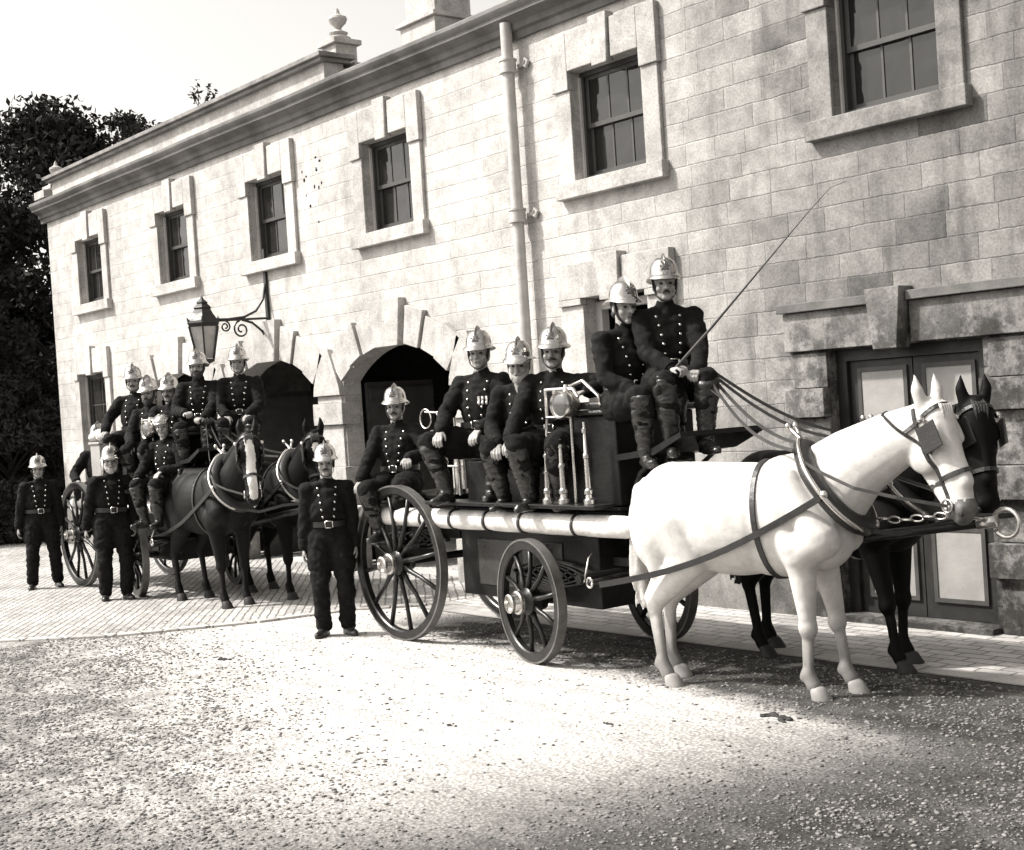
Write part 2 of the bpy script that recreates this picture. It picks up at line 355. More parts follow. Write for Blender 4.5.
def ring_pts(bvh, c, n, r0=.6, off=.006, k=36, up_=(0, 0, 1), a0=0, a1=360):
    n = Vector(n).normalized(); u = Vector(up_); u = (u-n*u.dot(n)).normalized(); v = n.cross(u); c = Vector(c); out = []
    cnt = k if a1-a0 >= 360 else k+1
    for i in range(cnt):
        a = R(a0+(a1-a0)*i/k); d = u*math.cos(a)+v*math.sin(a)
        h = bvh.ray_cast(c+d*r0, -d, r0)
        out.append((h[0]+d*off if h[0] is not None else c+d*.05, d))
    return out, n
def band(g, ring, n, w, t, closed=True):
    rr = [[p-n*w/2-d*t*.5, p+n*w/2-d*t*.5, p+n*w/2+d*t, p-n*w/2+d*t] for p, d in ring]
    return g.rings(rr, cap=True, closed=closed)
def tag(o, label=None, cat=None, group=None, kind=None):
    if label: o['label'] = label
    if cat: o['category'] = cat
    if group: o['group'] = group
    if kind: o['kind'] = kind
    return o
def empty(name, loc, rz=0., label=None, cat=None, group=None):
    o = bpy.data.objects.new(name, None); COL.objects.link(o); o.location = loc; o.rotation_euler = (0, 0, rz); o.empty_display_size = .2
    return tag(o, label, cat, group)
def copy_tree(o, parent=None):
    c = o.copy(); COL.objects.link(c)
    if parent is not None: c.parent = parent
    for ch in list(o.children): copy_tree(ch, c)
    return c

# ------------------------------------------------------------------ ground and paving
def sheet(name, poly, z, m):
    g = G(); g.add([(x, y, z) for x, y in poly], [tuple(range(len(poly)))]); return tag(g.build(name, m), kind='structure')
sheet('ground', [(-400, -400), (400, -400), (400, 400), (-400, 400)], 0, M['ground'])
sheet('pavement', [(-11.2, -1.30), (6, -1.30), (6, .2), (-11.2, .2)], .004, M['sett'])
sheet('kerb', [(-11.2, -1.52), (6, -1.52), (6, -1.303), (-11.2, -1.303)], .006, M['kerb'])
ap = [(-26.5, .2), (-26.5, -4.6), (-18., -6.2), (-15., -5.55), (-13.6, -5.05), (-12.6, -4.1), (-12.0, -2.9), (-11.75, -1.9), (-11.25, -1.35), (-11.25, .2)]
sheet('apron', ap, .004, M['paver'])
g = G(); e_ = ap[2:9]
for i in range(len(e_)-1):
    a, b = Vector((*e_[i], 0)), Vector((*e_[i+1], 0)); d = (b-a); L = d.length; n_ = max(1, round(L/.45)); d.normalize(); p = Vector((-d.y, d.x, 0))
    for k in range(n_):
        c = a+d*L*(k+.5)/n_; g.box((c.x, c.y, .004+rnd.uniform(0, .006)), (L/n_-.02, .12+rnd.uniform(-.015, .02), .03), Matrix.Rotation(math.atan2(d.y, d.x)+rnd.uniform(-.03, .03), 3, 'Z'))
tag(g.build('kerb_edging', M['kerb'], bevel=.008), kind='structure')

# loose pebbles
def stones():
    t = (1+5**.5)/2
    iv = np.array([(-1,t,0),(1,t,0),(-1,-t,0),(1,-t,0),(0,-1,t),(0,1,t),(0,-1,-t),(0,1,-t),(t,0,-1),(t,0,1),(-t,0,-1),(-t,0,1)], float)/1.9
    fc = np.array([(0,11,5),(0,5,1),(0,1,7),(0,7,10),(0,10,11),(1,5,9),(5,11,4),(11,10,2),(10,7,6),(7,1,8),(3,9,4),(3,4,2),(3,2,6),(3,6,8),(3,8,9),(4,9,5),(2,4,11),(6,2,10),(8,6,7),(9,8,1)])
    V = []; n = 0
    while n < 70000:
        x, y = nr.uniform(-13, -.5), nr.uniform(-8.2, -1.6)
        d = math.hypot(x, y+9.38)
        lane = y+(x+8)*.32
        fg = min(1, max(0, (-4.3-lane)/1.6)); ea = min(1, max(0, (x-.25*y+4.2)/1.6)); un = .5 if (x > -10 and y+(x+8)*.13 > -2.6) else 0
        pr = max(.05, fg, ea, un)
        if y > -2.0 - 0*x and x < -11.3: continue
        cl = mnoise.noise(Vector((x*1.4, y*1.4, 3)))
        if nr.random() > pr*(.55+.6*cl): continue
        s = .0055+.013*nr.random()**2.8
        sc = np.array([1, nr.uniform(.45, 1), nr.uniform(.25, .5)])*s
        p = iv*(1+nr.uniform(-.18, .18, (12, 1)))*sc
        a = nr.uniform(0, 6.3); c_, s_ = math.cos(a), math.sin(a)
        p = np.stack([p[:,0]*c_-p[:,1]*s_+x, p[:,0]*s_+p[:,1]*c_+y, p[:,2]+s*.15], 1)
        V.append(p); n += 1
    V = np.concatenate(V); F = (fc[None]+12*np.arange(n)[:, None, None]).reshape(-1, 3)
    me = bpy.data.meshes.new('pebbles'); me.from_pydata(V.tolist(), [], F.tolist())
    tag(link(me, 'pebbles', M['stone'], smooth=True), kind='stuff', label='loose pebbles strewn over the gravel yard', cat='gravel')
stones()
for i, (x, y, s, lab) in enumerate([(-5.35, -3.05, .085, 'dark clod on the gravel in front of the white horse'), (-6.05, -3.75, .045, 'small dark clod on pale gravel left of the bigger clod'), (-6.9, -4.35, .04, 'flat dark clod lying on pale gravel below the front wheel'), (-10.4, -4.1, .055, 'dark clod on pale gravel in front of the standing fireman')]):
    g = G()
    for k in range(16): q_ = s*rnd.uniform(.15, .38); g.ell((rnd.gauss(0, s*.8), rnd.gauss(0, s*.4), q_*.2), (q_, q_*.9, q_*.5), n=9, m_=6)
    me = remesh(g, .008, 1, fold=.006, fscale=40); tag(link(me, 'clod', M['dung'], smooth=True, loc=(x, y, 0)), lab, 'clod', 'dark clods on the yard')

# ------------------------------------------------------------------ the stone building
PE = -14.72
XL, XR = -24.2, 5.0
bld = empty('stable_building', (0, 0, 0), 0, 'long two storey ashlar stone building with sash windows, arched coach entrances and a heavy cornice', 'building')
WIN = [-22.33, -19.13, -16.23, -13.35, -9.53, -6.36]
ARCH = [-19.36, -16.43, -13.50]; AH, SP, CR = 1.15, 2.42, 2.83
rise = CR-SP; AR = (AH*AH+rise*rise)/(2*rise); AC = CR-AR; A0 = math.asin(AH/AR)
def arc(c, r, n, a=A0): return [(c+r*math.sin(-a+2*a*k/n), AC+r*math.cos(-a+2*a*k/n)) for k in range(n+1)]
def boolean_wall():
    g = G(); g.bx(XL, XR, 0, .26, -.3, 6.05); base = g.build('wall_tmp', M['wall'])
    cut = G()
    for c in WIN: cut.bx(c-.5, c+.5, -.5, 1, 4.21, 5.31)
    cut.bx(-23.13, -22.03, -.5, 1, .95, 3.0)
    for c in ARCH: cut.prism([(c-AH, -.6)]+arc(c, AR, 16)+[(c+AH, -.6)], -.5, 1)
    cut.bx(-10.02, -9.12, -.5, 1, -.6, 3.02); cut.bx(-7.08, -5.64, -.5, 1, -.6, 2.28)
    co = cut.build('cut_tmp', M['wall'])
    b = base.modifiers.new('b', 'BOOLEAN'); b.object = co; b.operation = 'DIFFERENCE'; b.solver = 'EXACT'
    me = evaluated(base)
    for o in (base, co): bpy.data.objects.remove(o)
    return me
link(boolean_wall(), 'front_wall', M['wall'], bld)
g = G(); g.bx(XL, XL+.5, .262, 9, -.3, 6.05); g.bx(XR-.5, XR, .262, 9, -.3, 6.05); g.bx(XL+.5, XR-.5, 8.5, 9, -.3, 6.05); g.build('side_wall', M['wall'], bld)
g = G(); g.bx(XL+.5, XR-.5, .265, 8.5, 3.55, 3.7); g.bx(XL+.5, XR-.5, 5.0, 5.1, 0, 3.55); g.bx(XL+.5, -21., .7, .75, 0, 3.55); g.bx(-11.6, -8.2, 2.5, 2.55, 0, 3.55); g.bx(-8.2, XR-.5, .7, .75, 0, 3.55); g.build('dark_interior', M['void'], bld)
# plinth
for a, b in ((-5.2, XR), (-8.75, -7.5), (-12.1, -10.45)):
    g = G(); g.bx(a, b, -.07, -.002, -.05, .44); g.build('plinth', M['trim'], bld, bevel=.006)
# cornice: profile (y,z) run along X, with return at the left end
g = G()
for k in range(13): g.ell((-15.0+rnd.uniform(-.32, .32), 0, 4.95+rnd.uniform(-.45, .45)), (rnd.uniform(.012, .03), .004, rnd.uniform(.012, .03)), None, 8, 6)
g.build('bolt_holes', M['void'], bld)
prof = [(-.001, 5.83), (-.045, 5.83), (-.05, 5.90), (-.085, 5.92), (-.095, 5.98), (-.17, 6.03), (-.20, 6.035), (-.205, 6.07), (-.23, 6.09), (-.25, 6.13), (-.25, 6.165), (-.235, 6.18), (.30, 6.21), (.30, 6.052), (-.001, 6.052)]
g = G(); xs = list(np.linspace(XL-.18, XR, 24))
g.rings([[(x+(0 if k else 0), p[0], p[1]+.006*math.sin(x*1.7)) for p in prof] for k, x in enumerate(xs)])
g.build('cornice', mat('cornice_stone', .13, .9, var=.5, scale=1.6, bump=.6, bscale=18), bld, smooth=25)
# parapet set back, with coping, urn and chimney
g = G(); g.bx(-24.1, PE-.06, .10, .40, 6.215, 6.55); g.build('parapet', M['trim'], bld)
g = G(); g.bx(-24.2, PE, .02, .48, 6.552, 6.60); g.bx(-24.25, PE+.05, -.03, .53, 6.602, 6.66); g.build('parapet_coping', mat('coping_stone', .20, .9, var=.4, scale=3, bump=.6, bscale=18), bld, bevel=.006)
g = G(); g.bx(PE-.36, PE-.06, .402, 3.0, 6.215, 6.50); g.build('parapet_return', M['trim'], bld)
g = G(); g.bx(PE-.42, PE+.02, .532, 3.0, 6.502, 6.58); g.build('return_coping', M['trim'], bld)
def urn(x, y, z, s=1.):
    g = G(); g.bx(x-.26*s, x+.26*s, y-.26*s, y+.26*s, z-.75, z+.02); g.bx(x-.34*s, x+.34*s, y-.34*s, y+.34*s, z+.022, z+.09)
    f = g.build('urn_pedestal', M['trim'], bld, bevel=.006)
    g = G(); g.lathe([(.25*s, z+.09), (.25*s, z+.14), (.16*s, z+.17), (.2*s, z+.21), (.1*s, z+.24), (.06*s, z+.27), (.09*s, z+.30), (.17*s, z+.35), (.2*s, z+.40), (.185*s, z+.43), (.09*s, z+.46), (.05*s, z+.49), (.045*s, z+.52), (.01*s, z+.56)], (x, y, 0), 20)
    g.build('urn', M['trim'], f, smooth=35)
urn(-15.75, 1.0, 7.06, .66); urn(-24.5, .35, 6.48, .6)
g = G(); g.bx(-24.75, -24.27, .0, .7, 6.32, 6.46); g.bx(-24.66, -24.27, .06, .62, 6.215, 6.32); g.build('corner_pier', M['trim'], bld, bevel=.006)
g = G(); g.bx(-14.3, -13.55, 1.0, 1.7, 6.4, 6.95); g.bx(-14.35, -13.50, .95, 1.75, 6.952, 7.01); g.bx(-14.24, -13.61, 1.06, 1.64, 7.012, 8.5); g.bx(-14.32, -13.53, .98, 1.72, 8.502, 8.65); g.build('chimney', M['trim'], bld, bevel=.006)
g = G(); g.add([(XL-.2, .5, 6.5), (XR, .5, 6.5), (XR, 4.75, 7.0), (XL-.2, 4.75, 7.0), (XL-.2, 9.2, 6.4), (XR, 9.2, 6.4), (XL-.2, .5, 6.3), (XR, .5, 6.3), (XR, 9.2, 6.2), (XL-.2, 9.2, 6.2)], [(0,1,2,3), (3,2,5,4), (6,9,8,7), (0,3,4,9,6), (1,7,8,5,2), (4,5,8,9), (0,6,7,1)]); g.build('roof', M['slate'], bld)

def sash(c, hw, z0, z1, cols, yb, rows=(1, 1), parent=bld, pale=True):
    g = G(); t = .05
    g.bx(c-hw, c-hw+t, yb-.03, yb+.06, z0, z1); g.bx(c+hw-t, c+hw, yb-.03, yb+.06, z0, z1); g.bx(c-hw+t, c+hw-t, yb-.03, yb+.06, z1-t, z1); g.bx(c-hw+t, c+hw-t, yb-.03, yb+.06, z0, z0+t)
    zm = (z0+z1)/2
    for (a, b, yy, rw) in ((zm-.02, z1-t, yb+.0, rows[0]), (z0+t, zm+.02, yb+.032, rows[1])):
        x0, x1 = c-hw+t, c+hw-t
        g.bx(x0, x0+.045, yy, yy+.028, a, b); g.bx(x1-.045, x1, yy, yy+.028, a, b); g.bx(x0+.045, x1-.045, yy, yy+.028, a, a+.045); g.bx(x0+.045, x1-.045, yy, yy+.028, b-.04, b)
        for k in range(1, cols):
            xm = x0+.045+(x1-x0-.09)*k/cols; g.bx(xm-.011, xm+.011, yy+.004, yy+.026, a+.045, b-.04)
        for k in range(1, rw):
            zz = a+.045+(b-a-.085)*k/rw; g.bx(x0+.045, x1-.045, yy+.005, yy+.024, zz-.01, zz+.01)
    f = g.build('window', M['sash'], parent)
    if pale:
        g = G(); g.bx(c-hw+.001, c-hw+.022, yb-.06, yb-.031, z0, z1-.05); g.build('sash_box', M['sash_pale'], f)
    g = G(); g.bx(c-hw+t, c+hw-t, yb+.012, yb+.016, zm+.026, z1-t); g.bx(c-hw+t, c+hw-t, yb+.045, yb+.049, z0+t, zm+.018); g.build('pane', M['glass'], f)
    return f
def jitter_poly(p, a=.006): return [(x+rnd.uniform(-a, a), z+rnd.uniform(-a, a)) for x, z in p]
for c in WIN:
    f = sash(c, .5, 4.21, 5.31, 3, .135)
    g = G(); g.bx(c-.76, c+.76, -.10, .10, 4.04, 4.20); g.build('sill', M['trim'], f, bevel=.006)
    g = G(); p = -.045
    for s in (-1, 1):
        a, b = sorted((c+s*.502, c+s*.72)); g.bx(a, b, p, -.001, 4.203, 5.125)
        a, b = sorted((c+s*.502, c+s*.745)); g.bx(a, b, p-.025, -.001, 5.128, 5.70)
        a, b = sorted((c+s*.135, c+s*.4995)); g.bx(a, b, p-.025, -.001, 5.312, 5.70)
    g.add(*(lambda P: ([(x, p-.055, z) for x, z in P]+[(x, -.001, z) for x, z in P], [(0,1,2,3), (7,6,5,4), (0,4,5,1), (1,5,6,2), (2,6,7,3), (3,7,4,0)]))([(c-.105, 5.27), (c+.105, 5.27), (c+.13, 5.76), (c-.13, 5.76)]))
    g.build('window_surround', M['trim'], f, bevel=.008)
# ground floor window at the far end
f = sash(-22.58, .55, .95, 3.0, 2, .135, (2, 2))
g = G(); g.bx(-23.35, -21.8, -.10, .10, .80, .94); g.build('sill', M['trim'], f, bevel=.006)
g = G()
for s in (-1, 1):
    a, b = sorted((-22.58+s*.552, -22.58+s*.76)); g.bx(a, b, -.045, -.001, .943, 2.9); g.bx(min(a, b)-.0, max(a, b), -.07, -.001, 2.903, 3.42)
    a, b = sorted((-22.58+s*.13, -22.58+s*.549)); g.bx(a, b, -.07, -.001, 3.003, 3.42)
g.prism([(-22.69, 2.97), (-22.47, 2.97), (-22.45, 3.47), (-22.71, 3.47)], -.1, -.001); g.build('window_surround', M['trim'], f, bevel=.008)
# arches
for c in ARCH:
    n = 8; gs = {0: G(), 1: G()}
    for k in range(n):
        if k in (3, 4): continue
        g = gs[k//4]
        a0 = -A0+2*A0*k/n; a1 = -A0+2*A0*(k+1)/n
        ro = AR+.40 - .0*(k % 2); gp = .013/AR
        pts = [(c+r*math.sin(a), AC+r*math.cos(a)) for r, a in ((AR+.002, a0+gp), (AR+.002, a1-gp), (ro+(.06 if k % 2 else 0), a1-gp), (ro+(.06 if k % 2 else 0), a0+gp))]
        g.prism(pts, -.045-.03*(k % 2), -.001)
    v = [gs[k].build('arch_voussoirs', M['trim'], bld, bevel=.006) for k in (0, 1)]
    aa = 2*A0/n*.82
    g = G(); g.prism([(c+r*math.sin(a), AC+r*math.cos(a)) for r, a in ((AR-.02, -aa), (AR-.02, aa), (AR+.55, aa*1.0), (AR+.55, -aa*1.0))], -.11, -.001); g.build('keystone', M['trim'], bld, bevel=.006)
for xc in (-20.825, -17.895, -14.965, -12.035):
    g = G(); hw = .32 if xc > -20 and xc < -13 else .30
    e = -.06
    g.prism([(xc-hw-.0, 2.26), (xc+hw+.0, 2.26), (xc+hw*.95, 2.36), (xc+.09, 2.86), (xc-.09, 2.86), (xc-hw*.95, 2.36)], -.075, -.001)
    for z0, z1, dx, pj in ((0, .5, .03, -.09), (.503, 1.0, -.035, -.03), (1.003, 1.34, .03, -.075), (1.343, 1.88, -.035, -.03), (1.883, 2.16, .03, -.075), (2.163, 2.257, -.035, -.03)):
        g.bx(xc-hw-dx, xc+hw+dx, pj, .20, z0, z1)
    g.build('arch_pier', M['trim'], bld, bevel=.006)
# open leaves of the coach house doors
MD = mat('coach_door_paint', .05, .6, var=.3, bump=.3)
for c in ARCH:
    for s in (-1, 1):
        g = G()
        x = c+s*(AH-.05); g.bx(x-.03, x+.03, .30, 1.35, .02, 2.4)
        for z in (.25, 1.3, 2.25): g.bx(x-.045*s-.02, x-.045*s+.02, .32, 1.33, z-.07, z+.07)
        g.build('coach_door', MD, bld)
# tall doorway with a keyed lintel
g = G(); g.bx(-10.36, -10.022, -.055, -.001, 0, 2.955); g.bx(-9.118, -8.78, -.055, -.001, 0, 2.955)
for a, b in ((-10.36, -9.725), (-9.415, -8.77)): g.bx(a, b, -.09, -.001, 3.022, 3.38)
g.bx(-10.36, -10.022, -.09, -.001, 2.958, 3.02); g.bx(-9.118, -8.77, -.09, -.001, 2.958, 3.02)
g.prism([(-9.70, 2.97), (-9.44, 2.97), (-9.42, 3.43), (-9.72, 3.43)], -.13, -.001); ds = g.build('door_surround', M['trim'], bld, bevel=.006)
g = G(); g.bx(-10.02, -9.94, .12, .22, 0, 2.98); g.bx(-9.20, -9.12, .12, .22, 0, 2.98); g.bx(-9.94, -9.20, .12, .22, 2.9, 2.98); g.build('door_frame', M['sash_pale'], ds)
# double doors with pale panels under a flat rusticated head
g = G()
for a, b in ((-7.49, -6.555), (-6.225, -5.2)): g.bx(a, b, -.07, -.001, 2.29, 2.62)
hd = g.build('door_lintel', M['trim'], bld, bevel=.006)
for a, b in ((-7.52, -6.558), (-6.222, -5.17)):
    g = G(); g.bx(a, b, -.12, -.001, 2.625, 2.70); g.build('lintel_cap', bpy.data.materials['cornice_stone'], hd, bevel=.006)
g = G(); g.prism([(-6.50, 2.25), (-6.28, 2.25), (-6.225, 2.74), (-6.555, 2.74)], -.19, -.001); g.build('keystone', M['trim'], hd, bevel=.006)
for x0, x1 in ((-7.49, -7.085), (-5.635, -5.2)):
    g = G(); z = 0; k = 0
    for hgt in (.44, .27, .33, .26, .42, .25, .30):
        pj_ = -.10 if k % 2 else -.03
        g.bx(x0+(0 if k % 2 else .05), x1, pj_, -.001, z+.003, z+hgt-.003); z += hgt; k += 1
    g.build('door_quoins', M['trim'], bld, bevel=.006)
dd = G(); dd.bx(-7.08, -6.98, .10, .20, 0, 2.28); dd.bx(-5.74, -5.64, .10, .20, 0, 2.28); dd.bx(-6.98, -5.74, .10, .20, 2.18, 2.28); dd.build('door_frame', M['door'], bld)
for x0, x1 in ((-6.975, -6.365), (-6.355, -5.745)):
    g = G(); g.bx(x0, x1, .14, .18, .05, 2.175); L = g.build('door', M['door'], bld)
    g = G()
    for z0, z1 in ((.22, .76), (1.05, 2.08)):
        g.bx(x0+.12, x1-.08, .128, .138, z0, z1)
    g.build('door_panel', M['panel'], L)
    g = G()
    for z0, z1 in ((.22, .76), (1.05, 2.08)):
        a, b = x0+.085, x1-.045
        g.bx(a, a+.035, .12, .139, z0-.035, z1+.035); g.bx(b-.035, b, .12, .139, z0-.035, z1+.035); g.bx(a+.035, b-.035, .12, .139, z0-.035, z0); g.bx(a+.035, b-.035, .12, .139, z1, z1+.035)
    g.build('panel_moulding', mat('moulding_paint', .06, .5), L)
g = G(); g.bx(-7.1, -5.62, -.12, .13, 0, .05); g.build('door_step', M['trim'], bld, bevel=.006)
# downpipe
g = G(); px = -10.86
g.cyl((px, -.13, .15), (px, -.13, 6.0), .062, n=16); dp = g.build('downpipe', M['pipe'], bld, smooth=40)
for z in (5.55, 3.98, 2.2):
    g = G(); g.cyl((px, -.13, z-.05), (px, -.13, z+.05), .085, n=18); g.cyl((px, -.13, z-.075), (px, -.13, z-.05), .095, n=18); g.cyl((px, -.13, z+.05), (px, -.13, z+.07), .095, n=18)
    for s in (-1, 1):
        g.tube([(px+s*.06, -.04, z), (px+s*.13, -.03, z), (px+s*.17, -.03, z+.05), (px+s*.2, -.03, z+.02), (px+s*.17, -.03, z-.03), (px+s*.14, -.03, z-.01)], .022, 8)
    g.build('pipe_bracket', M['pipe'], dp, smooth=40)
# lamp on its scrolled bracket
LX = -16.42
lan = empty('wall_lantern', (LX, -.02, 3.3), 0, 'black iron street lantern on a scrolled bracket between the arched entrances', 'lantern')
def loc(pts): return [(0, y, z-3.3) for y, z in pts]
g = G(); g.box((0, .0, .35), (.06, .035, 1.4)); g.tube(loc([(0, 3.92), (-.06, 3.66), (-.18, 3.50), (-.36, 3.42), (-.6, 3.39), (-.85, 3.385)]), .017, 8)
g.tube(loc([(0, 3.40), (-.85, 3.37)]), .016, 8); g.tube(loc([(0, 2.85), (-.02, 3.05), (-.1, 3.22), (-.25, 3.34), (-.4, 3.38)]), .017, 8)
def spiral(c, r0, r1, a0, a1, n=26): return [(c[0]+(r0+(r1-r0)*k/n)*math.cos(R(a0+(a1-a0)*k/n)), c[1]+(r0+(r1-r0)*k/n)*math.sin(R(a0+(a1-a0)*k/n))) for k in range(n+1)]
g.tube(loc(spiral((-.42, 3.25), .12, .03, 100, 640)), .013, 8); g.tube(loc(spiral((-.66, 3.29), .075, .02, 80, -460)), .012, 8)
g.build('bracket', M['iron'], lan, smooth=40)
ly = -.98
g = G()
def sq(z, h): return [(sx*h, ly+sy*h, z-3.3) for sx, sy in ((-1,-1),(1,-1),(1,1),(-1,1))]
def hexr(z, h): return [(h*math.cos(R(60*k+30)), ly+h*math.sin(R(60*k+30)), z-3.3) for k in range(6)]
g.rings([hexr(3.30, .215), hexr(3.34, .235), hexr(3.37, .225), hexr(3.47, .15), hexr(3.53, .12), hexr(3.545, .135), hexr(3.56, .12), hexr(3.60, .075), hexr(3.615, .085), hexr(3.66, .03), hexr(3.71, .008)])
for k in range(6):
    a = R(60*k+30); g.cyl((.215*math.cos(a), ly+.215*math.sin(a), .0), (.115*math.cos(a), ly+.115*math.sin(a), -.47), .013, n=6)
    g.cyl((.215*math.cos(a), ly+.215*math.sin(a), .06), (.235*math.cos(a), ly+.235*math.sin(a), .12), .018, .004, n=6)
g.rings([hexr(2.86, .125), hexr(2.83, .125), hexr(2.80, .06), hexr(2.76, .03)]); g.build('lantern_frame', M['iron'], lan)
g = G(); g.rings([hexr(2.87, .105), hexr(3.29, .195)]); g.build('lantern_glass', M['lampglass'], lan)

# ------------------------------------------------------------------ trees
def leaf_cloud(pts, size):
    n = len(pts); V = np.empty((n, 4, 3)); 
    a = nr.normal(size=(n, 3)); a /= np.linalg.norm(a, axis=1)[:, None]; b = nr.normal(size=(n, 3)); b -= a*(a*b).sum(1)[:, None]; b /= np.linalg.norm(b, axis=1)[:, None]
    s = size*nr.uniform(.6, 1.3, (n, 1))
    V[:, 0] = pts-a*s; V[:, 1] = pts+b*s*.45; V[:, 2] = pts+a*s; V[:, 3] = pts-b*s*.45
    return V.reshape(-1, 3)
def tree(name, x, y, h, r, label, cat='tree', zb=1.0, leaves=22000, size=.13, m='leaf', clumps=70, trunk=.28, group=None):
    t = empty(name, (x, y, 0), 0, label, cat, group)
    cs = []; g = G()
    g.tube([(0, 0, -.1), (.05, .02, h*.2), (-.05, .05, h*.45), (.05, 0, h*.75)], [trunk, trunk*.75, trunk*.55, trunk*.2], 10)
    for k in range(clumps):
        a = nr.uniform(0, 6.28); u = nr.uniform(0, 1); zz = zb+(h-zb)*u
        env = math.sin(math.pi*min(1, .12+.88*u)**.75)**.6 if u > .0 else .5
        rr = r*env*nr.uniform(.45, 1.0)**.5
        c = np.array([rr*math.cos(a), rr*math.sin(a), min(zz, h-.3)]); cs.append((c, r*nr.uniform(.16, .34)))
        if k % 3 == 0:
            s0 = Vector((0, 0, max(.3, zz*.65))); e = Vector(c); g.tube([s0, s0.lerp(e, .5)+Vector((0, 0, .15)), e], [trunk*.28, trunk*.16, trunk*.05], 6)
    g.build('trunk', M['bark'], t, smooth=True)
    P = []
    wts = np.array([c[1]**2 for c in cs]); cnt = (leaves*wts/wts.sum()).astype(int)
    for (c, s), n in zip(cs, cnt):
        d = nr.normal(size=(n, 3)); d /= np.linalg.norm(d, axis=1)[:, None]
        P.append(c+d*s*nr.uniform(0, 1, (n, 1))**.45*np.array([1, 1, .75]))
    V = leaf_cloud(np.concatenate(P), size); n = len(V)//4
    me = bpy.data.meshes.new('crown'); me.from_pydata(V.tolist(), [], np.arange(4*n).reshape(-1, 4).tolist()); link(me, 'crown', M[m], t)
TG = None
tree('broadleaf_tree', -27.6, -1.3, 6.8, 1.9, 'dark leafy tree at the left edge close beside the end of the stone building', zb=.2, leaves=42000, size=.075, clumps=110)
tree('broadleaf_tree', -30.9, 2.8, 9.3, 3.2, 'tallest dark tree, its ragged crown rising behind the left corner of the building', zb=.3, leaves=60000, size=.095, clumps=150)
tree('broadleaf_tree', -34.5, -.6, 10.2, 3.2, 'dark tree at far left standing behind the nearest leafy tree', zb=.3, leaves=50000, size=.10, clumps=130)
tree('broadleaf_tree', -29.1, 4.1, 9.3, 1.9, 'slender tree with an open crown close behind the corner pier of the roof', zb=3, leaves=9000, size=.085, clumps=40, trunk=.16)
tree('hedge_shrub', -26.2, -.3, 3.2, 1.3, 'dense dark shrub at the foot of the wall end, under the trees', 'shrub', zb=.1, leaves=30000, size=.06, clumps=90, trunk=.08)
tree('hedge_shrub', -29.5, -3.4, 3.2, 2.2, 'low dark shrub at the far left edge beyond the paved apron', 'shrub', zb=.1, leaves=36000, size=.07, clumps=100, trunk=.08)
tree('broadleaf_tree', -37.5, 1.2, 8.6, 4.2, 'broad dark tree farthest back in the clump at the left edge', zb=.1, leaves=40000, size=.14, clumps=130)
pl = empty('wall_plant', (-18.45, .25, 6.66), 0, 'small wild plant growing out of the parapet coping above the windows', 'plant')
g = G(); P_ = []
for k in range(7):
    a = rnd.uniform(0, 6.28); e = Vector((math.cos(a)*.28+.05*k-.15, math.sin(a)*.12, rnd.uniform(.15, .42))); g.tube([(0.05*k-.15, 0, 0), e*.6, e], [.008, .006, .003], 5)
    for q in range(16): P_.append(np.array(e)*rnd.uniform(.6, 1.1)+nr.normal(0, .035, 3))
g.build('stem', M['bark'], pl); V = leaf_cloud(np.array(P_), .038); me = bpy.data.meshes.new('foliage'); me.from_pydata(V.tolist(), [], np.arange(len(V)).reshape(-1, 4).tolist()); link(me, 'foliage', M['leaf'], pl)

